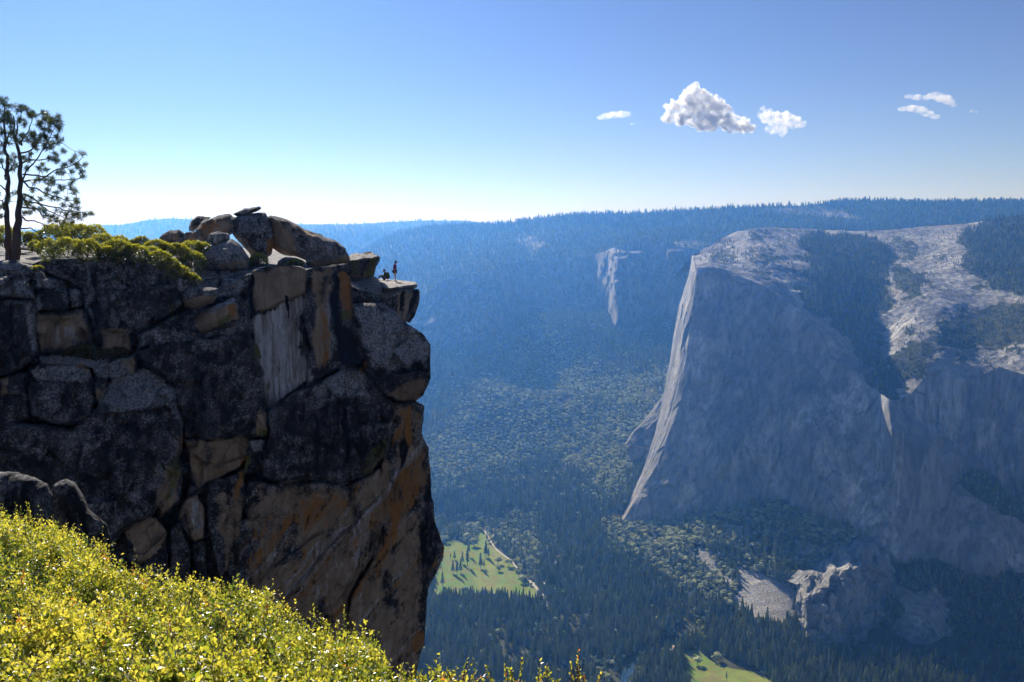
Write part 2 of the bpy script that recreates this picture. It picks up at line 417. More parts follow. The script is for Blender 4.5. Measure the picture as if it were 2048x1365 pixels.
# rebuild it exactly on the wall's first column
col0 = UV1[:, 0, :]; c0 = col0[:291]
kk = np.linspace(0, 1, 300)
c0 = np.concatenate([np.linspace((1387, 511, 3715), (1392, 543, 3440), 14), c0])
pr = interp_line(np.linspace(0, 1, len(c0)), c0, kk)
sil = np.interp(pr[:, 1], [513, 545, 600, 637, 739, 824, 866, 946, 1000, 1040, 1060], [1384, 1378, 1362, 1352, 1336, 1319, 1307, 1281, 1259, 1236, 1226])
leftw = np.maximum(pr[:, 0] - sil, 2)
lines = []
for f_, dY in ((0, 0), (.25, 26), (.55, 90), (.8, 190), (1.0, 330)):
    l = pr.copy(); wob = fbm(np.stack([pr[:, 1] / 28, 0 * pr[:, 1] + f_ * 3, 0 * pr[:, 1]], -1), 3, 8)
    l[:, 0] -= leftw * f_ + (wob * 1.6 if 0 < f_ else 0); l[:, 2] += dY * np.clip(leftw / 22, .25, 1.2)
    lines.append(l)
ST = loft(lines, np.linspace(0, 1, 300), 300, [10, 10, 10, 10]).transpose(1, 0, 2)[:, ::-1]
def sdisp(P, UVY):
    q = P * np.array([1, 1, .10]); n = fbm(q / 26, 4, 77, .6) * 7 + fbm(P * np.array([1, 1, .25]) / 12, 3, 78, .6, True) * 2.5
    w = np.sin(np.linspace(0, 1, P.shape[1])[None, :] * math.pi) ** .5
    out = cliff_disp(14, 3)(P, UVY); nn_ = np.zeros(P.shape); nn_[..., 1] = n * w; nn_[..., 0] = -n * .6 * w
    return out + nn_
P2, o2 = relief('granite_nose', ST, M_GRAN, None, sdisp, edge='l', close_back=900)
# --- upper slopes: dome, gully and forested shoulder
dome = [(1386, 510, 3720), (1440, 483, 4080), (1500, 458, 4080), (1550, 454, 4200), (1600, 457, 4300), (1700, 461, 4400), (1850, 452, 4500), (1940, 446, 4500), (2048, 430, 4500), (2140, 425, 4500),
        (1393, 545, 3430), (1430, 546, 3410), (1480, 553, 3385), (1530, 572, 3340), (1580, 612, 3270), (1640, 668, 3180), (1700, 738, 3080), (1745, 778, 3010), (1420, 520, 3560), (1500, 500, 3740), (1560, 540, 3560), (1600, 520, 3740), (1620, 600, 3400), (1660, 640, 3300), (1690, 560, 3640), (1640, 510, 3900),
        (1730, 640, 3400), (1768, 690, 3290), (1772, 760, 3120), (1740, 560, 3720), (1740, 500, 4080), (1800, 640, 3330), (1830, 570, 3520), (1880, 600, 3360), (1790, 720, 3130), (1800, 800, 2960), (1850, 690, 3120), (1850, 750, 3000), (1850, 500, 4100), (1920, 500, 4000), (1950, 600, 3400), (1950, 680, 3120), (1950, 760, 2960), (2048, 500, 3900), (2048, 600, 3320), (2048, 740, 2900), (2140, 500, 3800), (2140, 740, 2850), (2048, 660, 3080)]
dome = np.array(dome, float)
D_TPS = TPS(dome[:, :2] / 100, dome[:, 2], lam=1e-3)
sky_l = [(1386, 510), (1410, 497), (1440, 483), (1470, 468), (1500, 458), (1550, 454), (1600, 457), (1700, 461), (1780, 459), (1850, 452), (1940, 446), (1990, 438), (2048, 430), (2140, 425)]
low_l = [(1393, 545), (1430, 546), (1480, 553), (1530, 572), (1580, 612), (1640, 668), (1700, 738), (1745, 778), (1775, 812), (1820, 790), (1860, 745), (1930, 765), (2000, 735), (2048, 750), (2140, 745)]
sk = np.linspace(0, 1, 430)
a = interp_line(arckeys(sky_l), sky_l, sk); b = interp_line(arckeys(low_l), low_l, np.r_[np.linspace(0, 1, 430)])
# column match: by u where possible
bu = np.interp(sk, [0, .15, .45, 1], [1393, 1490, 1745, 2140]); b = np.stack([bu, np.interp(bu, [p[0] for p in low_l], [p[1] for p in low_l])], -1)
au = np.interp(sk, [0, .15, .45, 1], [1386, 1455, 1650, 2140]); a = np.stack([au, np.interp(au, [p[0] for p in sky_l], [p[1] for p in sky_l])], -1)
tt = np.linspace(0, 1, 200)[:, None, None]
UV3 = a[None] * (1 - tt) + b[None] * tt
UV3 = np.concatenate([UV3, D_TPS(UV3 / 100)[..., None]], -1)
u, v = UV3[..., 0], UV3[..., 1]
VEG3 = [[(1600, 462), (1690, 470), (1760, 480), (1790, 520), (1775, 580), (1790, 610), (1760, 650), (1768, 700), (1765, 790), (1745, 775), (1700, 690), (1640, 640), (1590, 590), (1620, 540), (1600, 500)],
        [(1930, 470), (1960, 430), (2160, 415), (2160, 600), (2040, 590), (1960, 570), (1925, 530)], [(1790, 520), (1850, 540), (1860, 600), (1800, 600)], [(1770, 720), (1830, 680), (1880, 690), (1850, 760), (1780, 800), (1765, 790)],
        [(1870, 640), (2000, 600), (2150, 620), (2150, 680), (1950, 700), (1880, 700)]]
SPARSE3 = [[(1380, 505), (1500, 455), (1620, 455), (1600, 600), (1700, 700), (1650, 670), (1560, 590), (1480, 545), (1400, 540)], [(1700, 462), (1930, 455), (1930, 560), (1800, 540), (1720, 480)], [(1780, 640), (2150, 590), (2150, 740), (1860, 740), (1780, 790)]]
veg3 = np.zeros(u.shape)
wob3 = fbm(np.stack([u / 26, v / 14, 0 * u], -1), 4, 12) * 34; wob4 = fbm(np.stack([u / 26, v / 14, 0 * u + 9], -1), 4, 17) * 22
for p in VEG3: veg3 = np.maximum(veg3, soft(p, u + wob3, v + wob4, 34))
for p in SPARSE3: veg3 = np.maximum(veg3, soft(p, u + wob3, v, 30) * (.42 + wob4 / 60))
def ddisp(P, UVY):
    d = fbm(P / 220, 5, 41, .55) * 22 + fbm(P / 45, 3, 44, .6, True) * 4
    tl = np.linspace(0, 1, P.shape[0])[:, None]; e = np.clip((1 - tl) / .06, 0, 1) * np.clip(tl / .02, 0, 1)
    out = np.zeros(P.shape); out[..., 2] = d * e; out[..., 1] = 0
    w = cliff_disp(14, 3)(P, UVY); left = (UVY[..., 0] < 1760)[..., None]
    return out + w * np.clip(1 - (1 - tl) / .06, 0, 1)[..., None] * left
P3, o3 = relief('granite_dome', UV3, M_GRAN, veg3, ddisp, edge='tlr', close_back=500)
# --- wall of the shoulder at the right
wt = [(1760, 800, 3040), (1790, 800, 3000), (1820, 785, 2990), (1860, 745, 3010), (1930, 765, 2960), (2000, 735, 2930), (2048, 750, 2880), (2140, 745, 2840)]
wb = [(1760, 1000, 3020), (1800, 1020, 2960), (1850, 1040, 2920), (1900, 1060, 2900), (1960, 1100, 2850), (2010, 1120, 2800), (2060, 1140, 2760), (2140, 1160, 2700)]
UV4 = loft([wt, wb], arckeys(wt), 200, [150])
UV4[..., 2] -= 6
def wd(P, UVY):
    return cliff_disp(13, 63)(P, UVY)
P4, o4 = relief('granite_shoulder', UV4, M_GRAN, np.zeros(UV4.shape[:2]), wd, edge='r')
# --- lit rock knob below the wall
kt = [(1596, 1176, 2530), (1612, 1160, 2560), (1650, 1128, 2640), (1690, 1100, 2710), (1735, 1062, 2790), (1760, 1040, 2830), (1780, 1080, 2800)]
k1 = [(1588, 1200, 2555), (1612, 1192, 2430), (1645, 1172, 2460), (1680, 1155, 2490), (1712, 1135, 2530), (1745, 1130, 2580), (1790, 1150, 2620)]
k2 = [(1590, 1235, 2545), (1615, 1225, 2400), (1640, 1222, 2405), (1662, 1216, 2420), (1700, 1190, 2490), (1745, 1190, 2570), (1790, 1200, 2610)]
k3 = [(1600, 1300, 2530), (1618, 1310, 2370), (1640, 1316, 2360), (1668, 1322, 2350), (1705, 1330, 2380), (1750, 1340, 2430), (1790, 1345, 2470)]
k4 = [(1600, 1365, 2490), (1618, 1370, 2330), (1640, 1370, 2320), (1668, 1370, 2310), (1705, 1375, 2330), (1750, 1380, 2370), (1790, 1385, 2410)]
UV5 = loft([kt, k1, k2, k3, k4], np.linspace(0, 1, 7), 150, [40, 40, 50, 30])
k5 = np.stack([UV5[..., 0] / 16, UV5[..., 1] / 16, 0 * UV5[..., 0]], -1); UV5[..., 1] += fbm(k5, 4, 141) * 14; UV5[..., 0] += fbm(k5 + 9, 4, 142) * 8; UV5[..., 2] += fbm(k5 + 20, 4, 143) * 40
P5, o5 = relief('granite_knob', UV5, M_GRAN, None, lambda P, Q: cliff_disp(11, 91)(P, Q) + np.stack([0 * P[..., 0], fbm(P / 22, 4, 93, .6, True) * 7, fbm(P / 30, 4, 94) * 8], -1), edge='ltr', close_back=200)
# --- rock ribs left of the nose, darker granite standing for shade
r0 = [(1252, 890, 3600), (1270, 862, 3640), (1290, 842, 3680), (1308, 820, 3720), (1322, 800, 3760), (1336, 785, 3800)]
r1 = [(1252, 900, 3580), (1285, 872, 3590), (1325, 840, 3600), (1360, 790, 3620), (1390, 720, 3640), (1420, 640, 3660)]
r2 = [(1262, 925, 3560), (1300, 905, 3550), (1340, 880, 3540), (1375, 840, 3540), (1410, 780, 3540), (1440, 700, 3540)]
UV6 = loft([r0, r1, r2], arckeys(r0), 120, [30, 30])
P6, o6 = relief('granite_rib', UV6, M_GRAN_BACK, np.full(UV6.shape[:2], .45), lambda P, Q: cliff_disp(22, 33)(P, Q), edge='tlr', close_back=60)

# ================================================================== ridge behind
T = [(500, 610, 7300), (715, 512, 7200), (760, 484, 7000), (800, 466, 6900), (850, 455, 6900), (900, 453, 6900), (1000, 449, 6900), (1050, 441, 6900), (1150, 429, 6800), (1250, 427, 6700), (1350, 422, 6700), (1500, 415, 6700), (1600, 412, 6800), (1680, 403, 7000), (1750, 401, 7000), (1850, 405, 7000), (2150, 400, 7000)]
T1 = [(500, 640, 6500), (715, 520, 6400), (745, 505, 6400), (790, 500, 6400), (850, 495, 6400), (900, 490, 6400), (1000, 480, 6400), (1050, 475, 6400), (1150, 470, 6400), (1230, 462, 6400), (1320, 455, 6400), (1420, 450, 6400), (1520, 450, 6400), (1620, 450, 6400), (1720, 450, 6400), (1850, 450, 6400), (2150, 440, 6400)]
C1 = [(500, 700, 5420), (700, 600, 5350), (750, 610, 5350), (800, 606, 5350), (845, 590, 5350), (900, 560, 5280), (985, 538, 5240), (1050, 518, 5900), (1120, 520, 5900), (1190, 512, 5900), (1225, 500, 5620), (1290, 474, 5620), (1345, 492, 5500), (1400, 505, 5500), (1500, 560, 5500), (1700, 560, 5500), (2150, 560, 5500)]
C1b = [(500, 800, 5150), (700, 760, 5080), (750, 720, 5080), (800, 700, 5080), (845, 690, 5080), (905, 670, 5040), (985, 620, 5040), (1060, 590, 5720), (1125, 600, 5720), (1180, 610, 5720), (1222, 570, 5480), (1285, 560, 5480), (1335, 590, 5350), (1400, 600, 5350), (1500, 660, 5350), (1700, 660, 5350), (2150, 660, 5350)]
C2 = [(500, 930, 4800), (700, 850, 4560), (750, 850, 4560), (800, 850, 4560), (850, 850, 4560), (915, 840, 4600), (990, 770, 4760), (1070, 668, 5120), (1125, 720, 5120), (1180, 760, 5120), (1225, 790, 5150), (1290, 800, 5150), (1330, 800, 5100), (1400, 800, 5100), (1500, 800, 5100), (1700, 800, 5100), (2150, 800, 5100)]
nn = np.linspace(0, 1, 17)
UV7 = loft([T, T1, C1, C1b, C2], nn, 560, [60, 90, 70, 90])
u, v = UV7[..., 0], UV7[..., 1]
# pillar with a flat ledge, and the folds beside it
for (pl, pr_, v0, v1, h) in ((1218, 1300, 500, 745, 120), (1225, 1262, 512, 735, 70), (1140, 1200, 560, 720, 60), (1330, 1372, 500, 740, 80), (1060, 1100, 545, 640, 45), (1222, 1258, 560, 700, 40)):
    e_ = np.clip((u - pl) / 9, 0, 1) * np.clip((pr_ - u) / 22, 0, 1) * np.clip((v - v0) / 5, 0, 1) * np.clip((v1 - v) / 60, 0, 1)
    UV7[..., 2] -= h * e_
tl = np.linspace(0, 1, 311)[:, None]
veg7 = np.where(tl < 150 / 310, .95, 0) * np.ones(u.shape)
veg7 = np.where(tl >= 150 / 310, np.where(u < 1000, .50, .30), veg7)
for p in ([(1020, 480), (1070, 470), (1110, 490), (1060, 505)], [(1500, 420), (1620, 410), (1700, 425), (1740, 440), (1560, 436)], [(1340, 480), (1400, 478), (1420, 495), (1360, 500)], [(1600, 415), (1660, 410), (1700, 430)]):
    veg7 = veg7 - soft(p, u, v, 12) * .5
for p in ([(1225, 505), (1265, 510), (1275, 600), (1300, 730), (1230, 740), (1215, 600)], [(1130, 570), (1200, 590), (1210, 720), (1140, 690)], [(1300, 500), (1345, 500), (1350, 760), (1310, 760)]):
    veg7 = veg7 - soft(p, u, v, 16) * .5
def rdisp(P, UVY):
    tl = np.linspace(0, 1, P.shape[0])[:, None]; cl = np.clip((tl - 150 / 311) * 14, 0, 1)
    z = (fbm(P / 420, 4, 15) * 40 + fbm(P / 90, 3, 16) * 8) * (1 - cl) * np.clip(tl * 12, .15, 1)
    out = np.zeros(P.shape); out[..., 2] = z
    q = P * np.array([1, 1, .3]); d = (fbm(q / 230, 5, 25, .6) * 95 + fbm(q / 60, 4, 27, .6, True) * 30 + facets(P * np.array([1, 1, .5]) / 150, 28)[0] * 45) * cl
    out[..., 1] = d
    return out
P7, o7 = relief('forested_ridge', UV7, M_GRAN_BACK, veg7, rdisp, edge='tr', close_back=1500)
# lit patch rock pinnacle on the ridge (flat topped pillar)
# ================================================================== far hills
M_HILL = granite_mat('far_hill', light=(.30, .29, .25), dark=(.10, .11, .08), streak=.004)
def hill(name, sky_pts, Y0, drop, seed, rocky=None):
    sp = np.array(sky_pts, float); ns = 420; uu = np.linspace(sp[0, 0], sp[-1, 0], ns); vv = np.interp(uu, sp[:, 0], sp[:, 1])
    rows = []
    for t in np.linspace(0, 1, 60):
        rows.append(np.stack([uu, vv + t ** 1.0 * drop, Y0 * (1 - .22 * t) + 0 * uu], -1))
    UV = np.array(rows); P = at(UV[..., 0], UV[..., 1], UV[..., 2])
    tl = np.linspace(0, 1, 60)[:, None]
    P[..., 2] += (fbm(P / 700, 5, seed, .6) * 90 * np.clip(tl * 4, .06, 1)) + fbm(P / 60, 3, seed + 3, .8) * 5
    veg = np.full(P.shape[:2], .95)
    if rocky: veg -= soft(rocky, UV[..., 0], UV[..., 1], 10) * .6
    nr, nc = P.shape[:2]
    back = P[0] + np.array([0, 1500, -250.0])
    V = np.concatenate([P.reshape(-1, 3), back]); idx = np.arange(nc); b = nr * nc + idx
    F = np.concatenate([grid_faces(nr, nc), np.stack([idx[:-1], b[:-1], b[1:], idx[1:]], -1)])
    o = mesh_obj(name, V, F, M_HILL, attrs={'veg': np.r_[veg.ravel(), np.full(nc, .9)]}); tag(o, kind='structure')
    return P
PH1 = hill('hills', [(-200, 458), (0, 462), (100, 458), (180, 451), (240, 450), (300, 440), (340, 437), (390, 439), (430, 447), (590, 449), (700, 449), (780, 444), (860, 441), (930, 442), (985, 448), (1060, 452), (1300, 455)], 10000, 130, 5)
PH2 = hill('hills', [(480, 470), (560, 463), (600, 458), (640, 452), (680, 450), (740, 454), (790, 460), (860, 462), (1000, 470)], 8200, 150, 9, [(650, 452), (700, 450), (740, 462), (690, 466)])
# ================================================================== trees of the valley and the ridges
def leaf_mat(name, a, b, trans=.25, rough=.7, var=1.0, nscale=.35, spec=.2, tint=None):
    t = NT(name)
    oi = t.n('ObjectInfo'); n = t.noise(t.coord(), nscale, 3, .6)
    f = t.math('ADD', t.math('MULTIPLY', oi.outputs['Random'], .7), t.math('MULTIPLY', n, .3))
    c = t.mix(t.ramp(f, [(.2, 0), (.8, 1)]), a, b)
    d = t.n('BsdfDiffuse', {'Color': c}); tr = t.n('BsdfTranslucent', {'Color': t.mix(.5, c, b)})
    m = t.n('MixShader', {0: trans}); t.link(d.outputs[0], m.inputs[1]); t.link(tr.outputs[0], m.inputs[2])
    if spec:
        g = t.n('BsdfGlossy', {'Color': (1, 1, 1, 1), 'Roughness': .45}); m2 = t.n('MixShader', {0: spec * .12})
        t.link(m.outputs[0], m2.inputs[1]); t.link(g.outputs[0], m2.inputs[2]); m = m2
    t.link(m.outputs[0], t.out.inputs[0]); return t.m
M_CONIFER = leaf_mat('conifer_needles', (.10, .14, .07), (.38, .42, .24), .45, spec=0)
M_OAK = leaf_mat('broadleaf_foliage', (.26, .30, .17), (.74, .78, .52), .5, spec=0)
def bark_mat(name, a=(.06, .045, .035), b=(.16, .12, .09), sc=6):
    t = NT(name); n = t.noise(t.coord((1, 1, .25)), sc, 5, .7)
    t.bsdf(t.mix(n, a, b), .95, t.bump(n, .8, .05)); return t.m
M_BARK = bark_mat('tree_bark', sc=3)

def conifer_geo(seed, tiers=6, sides=9, rad=.15, base=.14, dead=0):
    r = random.Random(seed); V = []; F = []
    lean = r.uniform(-.01, .01)
    for k in range(tiers):
        t0 = base + (1 - base) * k / tiers * .96; h = (1 - base) / tiers * 1.75
        rr = rad * (1 - k / tiers) ** .8 * r.uniform(.82, 1.15) + .012
        ox, oy = r.uniform(-.014, .014), r.uniform(-.014, .014)
        b = len(V); top = min(t0 + h, 1.0)
        V.append((ox * .3 + lean * top, oy * .3, top))
        for i in range(sides * 2):
            a = math.pi * i / sides + k * .7
            q = rr * ((1.0 if i % 2 == 0 else .52) * r.uniform(.72, 1.2))
            V.append((ox + q * math.cos(a), oy + q * math.sin(a), t0 + r.uniform(-.018, .02) + (0 if i % 2 == 0 else .02)))
        n = sides * 2
        for i in range(n): F.append((b, b + 1 + i, b + 1 + (i + 1) % n))
    return V, F
def trunk_geo(r0=.012, h=.5, n=5):
    V = []; F = []
    for k, (z, rr) in enumerate(((-.06, r0 * 1.2), (h, r0 * .6))):
        for i in range(n): V.append((rr * math.cos(2 * math.pi * i / n), rr * math.sin(2 * math.pi * i / n), z))
    for i in range(n): F.append((i, (i + 1) % n, n + (i + 1) % n)); F.append((i, n + (i + 1) % n, n + i))
    return V, F
_ico = {}
def ico(sub):
    if sub not in _ico:
        bm = bmesh.new(); bmesh.ops.create_icosphere(bm, subdivisions=sub, radius=1); bm.verts.ensure_lookup_table()
        _ico[sub] = (np.array([v.co[:] for v in bm.verts]), np.array([[v.index for v in f.verts] for f in bm.faces])); bm.free()
    return _ico[sub]
def oak_geo(seed, sub=3):
    """lumpy broad crown of many small leaf clumps, unit height"""
    r = np.random.default_rng(seed); V = []; F = []; b = 0
    v0, f0 = ico(1)
    n = 26
    for i in range(n):
        a = r.uniform(0, 6.283); ph = r.uniform(-.3, 1.0); rad = .33 * math.sqrt(1 - max(ph, 0) ** 2 * .85) * r.uniform(.6, 1.05)
        c = np.array([rad * math.cos(a), rad * math.sin(a), .58 + .30 * ph])
        s = r.uniform(.09, .17)
        vv = v0 * (1 + r.uniform(-.32, .32, (len(v0), 1))) * s * np.array([1, 1, .75]) + c
        V.append(vv); F.append(f0 + b); b += len(vv)
    return np.concatenate(V), np.concatenate(F)
def tree_mesh(name, crown, matc, trunk=True, r0=.012, th=.5, seed=0):
    V, F = crown; V = np.asarray(V); F = [tuple(f) for f in np.asarray(F)] if not isinstance(F, list) else F
    nf = len(F); VV = [tuple(v) for v in V]
    if trunk:
        tv, tf = trunk_geo(r0, th); b = len(VV); VV += tv; F = list(F) + [tuple(i + b for i in f) for f in tf]
    me = bpy.data.meshes.new(name); me.from_pydata([tuple(map(float, v)) for v in VV], [], F)
    me.materials.append(matc); me.materials.append(M_BARK)
    mi = np.zeros(len(F), np.int32); mi[nf:] = 1; me.polygons.foreach_set('material_index', mi); me.update()
    return me
CON_ME = [tree_mesh('conifer', conifer_geo(s, 6, 8, r_), M_CONIFER) for s, r_ in ((1, .15), (2, .12), (3, .18))]
OAK_ME = [tree_mesh('broadleaf_tree', oak_geo(s), M_OAK, r0=.03, th=.5) for s in (1, 2)]
LOW_ME = tree_mesh('ridge_conifer', conifer_geo(9, 3, 5, .17, .1), M_CONIFER, trunk=False)

def thing_mesh(name, me, loc, h, rz=None, w=1.0):
    o = bpy.data.objects.new(name, me); COL.objects.link(o); o.location = [float(c) for c in loc]
    o.scale = (h * w, h * w, h); o.rotation_euler = (0, 0, RNG.uniform(0, 6.28) if rz is None else rz); return o

MEADOW = [(862, 1200), (866, 1150), (884, 1090), (905, 1075), (925, 1085), (945, 1085), (958, 1060), (970, 1070), (985, 1095), (1005, 1110), (1020, 1118), (1030, 1140), (1045, 1160), (1075, 1180), (1082, 1205), (1000, 1198), (940, 1196)]
MEADOW2 = [(918, 1030), (945, 1040), (960, 1052), (935, 1056), (920, 1048)]
MEADOW3 = [(1090, 1165), (1120, 1170), (1140, 1188), (1110, 1190), (1085, 1180)]
MEADOW4 = [(1362, 1308), (1385, 1300), (1395, 1295), (1410, 1310), (1430, 1296), (1445, 1310), (1500, 1335), (1545, 1360), (1560, 1400), (1380, 1400), (1365, 1345)]
ROAD = [(945, 1040), (962, 1052), (978, 1078), (990, 1098), (1008, 1112), (1022, 1122), (1036, 1140), (1045, 1150), (1060, 1165), (1075, 1180), (1088, 1198), (1094, 1215)]
ROAD2 = [(1075, 1155), (1100, 1178), (1125, 1192), (1150, 1196)]
RIVER = [(1225, 1400), (1250, 1400), (1262, 1352), (1275, 1325), (1300, 1308), (1340, 1300), (1375, 1280), (1395, 1262), (1388, 1240), (1370, 1245), (1362, 1270), (1320, 1290), (1285, 1300), (1250, 1330)]
EC_EDGE = [(1385, 505), (1378, 560), (1368, 620), (1352, 700), (1335, 760), (1310, 860), (1288, 930), (1262, 990), (1235, 1043), (1330, 1050), (1390, 1032), (1440, 1005), (1500, 1000), (1560, 1008), (1640, 1040), (1700, 1062), (1735, 1090),
           (1740, 1060), (1690, 1095), (1650, 1125), (1600, 1165), (1590, 1190), (1592, 1235), (1600, 1275), (1640, 1300), (1720, 1312), (1800, 1318), (1900, 1330), (2300, 1345), (2300, 300), (1385, 300)]
_bp = None
def scatter():
    # candidates on a jittered world grid inside the visible sector of the valley
    out = []
    Y = 2080.0
    while Y < 5500:
        sp = 9.0 if Y < 3000 else 10.0 if Y < 3700 else 12.0
        n = int(.84 * Y / sp); x = -.25 * Y + (np.arange(n) + RNG.uniform(-.5, .5, n)) * sp
        out.append(np.stack([x, Y + RNG.uniform(-.5, .5, n) * sp], -1)); Y += sp
    P = np.concatenate(out); z = ground_z(P[:, 0], P[:, 1]); P = np.c_[P, z]
    u, v = uv_of(P)
    j = fbm(P / 35, 3, 55) * 12
    keep = (u > 540) & (u < 2110) & (v < 1440) & (v > 600)
    for p, m in ((MEADOW, -3), (MEADOW2, -2), (MEADOW3, -2), (MEADOW4, -3), (RIVER, 3), (EC_EDGE, -2)):
        keep &= ~(inside(p, u, v) if p is EC_EDGE else sdist(p, u + j * .5, v + j * .4) > -1 - m)
    rd = np.array(ROAD, float); d = edge_dist(np.r_[rd, rd[::-1]], u, v); keep &= d > 4.0
    rd = np.array(ROAD2, float); d = edge_dist(np.r_[rd, rd[::-1]], u, v); keep &= d > 3.5
    for i, p in enumerate(ROCK_POLY):
        ins = soft(p, u + j, v + j * .6, 10)
        keep &= ~((RNG.random(len(u)) < ins * (1.0 if i < 2 else .75)))
    # cliffs of the back wall stay nearly bare: only the talus below them
    gap = fbm(P / 120, 4, 66)
    keep &= ~((gap > .34) & (RNG.random(len(u)) < .75))
    keep &= ~((v > 1240) & (u < 1250) & (fbm(P / 50, 3, 88) > .25) & (RNG.random(len(u)) < .6))
    P, u, v, j = P[keep], u[keep], v[keep], j[keep]
    # kind: share of conifers
    con = np.full(len(u), .93)
    talus = [(840, 900), (900, 850), (1000, 700), (1080, 640), (1200, 740), (1350, 740), (1300, 880), (1240, 1000), (1200, 1000), (1100, 900), (980, 960), (860, 980)]
    brush = [(1180, 1000), (1240, 1030), (1340, 1045), (1420, 1090), (1580, 1180), (1600, 1220), (1500, 1200), (1440, 1220), (1320, 1160), (1230, 1110)]
    shade = [(1330, 1048), (1440, 1000), (1560, 1000), (1740, 1080), (1600, 1175), (1450, 1120)]
    con = np.minimum(con, 1 - soft(talus, u + j, v + j, 50) * .88)
    con = np.minimum(con, 1 - soft(brush, u + j, v + j, 30) * .9)
    con = np.minimum(con, 1 - soft(shade, u, v, 20) * .7)
    con = np.minimum(con, np.where((np.abs(u - 960) < 110) & (np.abs(v - 1075) < 45), .35, 1))
    con = np.minimum(con, np.where((u < 1080) & (v > 1085) & (v < 1165) & (u > 1030), .15, 1))
    con = np.minimum(con, np.where((v > 1320) & (u > 1150) & (u < 1280), .5, 1))
    k = RNG.random(len(u)) < np.clip(con + fbm(P / 70, 3, 99) * .5, 0.03, .97)
    h = np.where(k, RNG.normal(33, 6.5, len(u)).clip(14, 52), RNG.normal(12.5, 3, len(u)).clip(6, 20))
    h = np.where(k & (v < 1000), h * .82, h)
    thin = (h > 0) & ((~k) | (RNG.random(len(u)) < .86))
    return P[thin], u[thin], v[thin], k[thin], h[thin]
FP, FU, FV, FK, FH = scatter()

# the largest conifers seen: individual trees
dist = np.linalg.norm(FP, axis=1); size = FH / dist
vis = (FV < 1385) & (FU > 860) & (FU < 1900) & FK & (FV > 1100)
order = np.argsort(-np.where(vis, size, -1))[:270]
solo = np.zeros(len(FU), bool); solo[order] = True
oak_sz = np.argsort(-np.where((~FK) & (FV < 1360) & (FU > 870) & (FU < 1600) & (FV > 1060), size, -1))[:60]
solo_o = np.zeros(len(FU), bool); solo_o[oak_sz] = True
for n_, i in enumerate(order):
    o = thing_mesh('conifer', CON_ME[n_ % 3], FP[i], FH[i], w=RNG.uniform(.9, 1.2))
    tag(o, 'tall dark green conifer among the dense wood on the valley floor', 'conifer', 'conifers of the valley wood')
for n_, i in enumerate(oak_sz):
    o = thing_mesh('broadleaf_tree', OAK_ME[n_ % 2], FP[i], FH[i], w=RNG.uniform(1.0, 1.3))
    tag(o, 'round green broadleaf tree standing among the conifers of the valley', 'broadleaf tree', 'broadleaf trees of the valley wood')

def stuff_instances(name, P, H, K, meshes, kind='stuff', wide=None):
    """one object: points carrying copies of the given tree meshes (geometry nodes)"""
    P = np.asarray(P, np.float32); n = len(P)
    me = bpy.data.meshes.new(name); me.vertices.add(n); me.vertices.foreach_set('co', P.ravel())
    W_ = RNG.uniform(.85, 1.25, n) if wide is None else wide
    for nm, typ, dat, key in (('hgt', 'FLOAT', H.astype(np.float32), 'value'), ('wid', 'FLOAT', (H * W_).astype(np.float32), 'value'), ('rot', 'FLOAT', RNG.uniform(0, 6.28, n).astype(np.float32), 'value'), ('sort', 'INT', np.asarray(K, np.int32), 'value')):
        a_ = me.attributes.new(nm, typ, 'POINT'); a_.data.foreach_set(key, dat)
    me.update(); o = bpy.data.objects.new(name, me); COL.objects.link(o)
    ng = bpy.data.node_groups.new(name + '_scatter', 'GeometryNodeTree'); N = ng.nodes; L = ng.links
    ng.interface.new_socket('Geometry', in_out='INPUT', socket_type='NodeSocketGeometry'); ng.interface.new_socket('Geometry', in_out='OUTPUT', socket_type='NodeSocketGeometry')
    gi = N.new('NodeGroupInput'); go = N.new('NodeGroupOutput'); jn = N.new('GeometryNodeJoinGeometry'); L.new(jn.outputs[0], go.inputs[0])
    def na(nm, typ='FLOAT'):
        x = N.new('GeometryNodeInputNamedAttribute'); x.data_type = typ; x.inputs[0].default_value = nm; return x.outputs[0]
    cx = N.new('ShaderNodeCombineXYZ'); L.new(na('wid'), cx.inputs[0]); L.new(na('wid'), cx.inputs[1]); L.new(na('hgt'), cx.inputs[2])
    rx = N.new('ShaderNodeCombineXYZ'); L.new(na('rot'), rx.inputs[2])
    for i, src in enumerate(meshes):
        oi = N.new('GeometryNodeObjectInfo'); oi.inputs['Object'].default_value = src; oi.transform_space = 'ORIGINAL'; oi.inputs['As Instance'].default_value = True
        cmp_ = N.new('FunctionNodeCompare'); cmp_.data_type = 'INT'; cmp_.operation = 'EQUAL'; L.new(na('sort', 'INT'), cmp_.inputs[2]); cmp_.inputs[3].default_value = i
        ip = N.new('GeometryNodeInstanceOnPoints'); L.new(gi.outputs[0], ip.inputs['Points']); L.new(cmp_.outputs[0], ip.inputs['Selection'])
        L.new(oi.outputs['Geometry'], ip.inputs['Instance']); L.new(cx.outputs[0], ip.inputs['Scale'])
        er = N.new('FunctionNodeEulerToRotation'); L.new(rx.outputs[0], er.inputs[0]); L.new(er.outputs[0], ip.inputs['Rotation'])
        L.new(ip.outputs[0], jn.inputs[0])
    md = o.modifiers.new('scatter', 'NODES'); md.node_group = ng
    return tag(o, kind=kind)
def find(me): return next(o for o in COL.objects if o.data == me)
srcs = [find(CON_ME[0]), find(CON_ME[1]), find(CON_ME[2]), find(OAK_ME[0]), find(OAK_ME[1])]
rest = ~solo & ~solo_o
kk_ = np.where(FK, RNG.integers(0, 3, len(FK)), RNG.integers(3, 5, len(FK)))
ww = np.where(FK, RNG.uniform(.85, 1.2, len(FK)), RNG.uniform(1.0, 1.5, len(FK)))
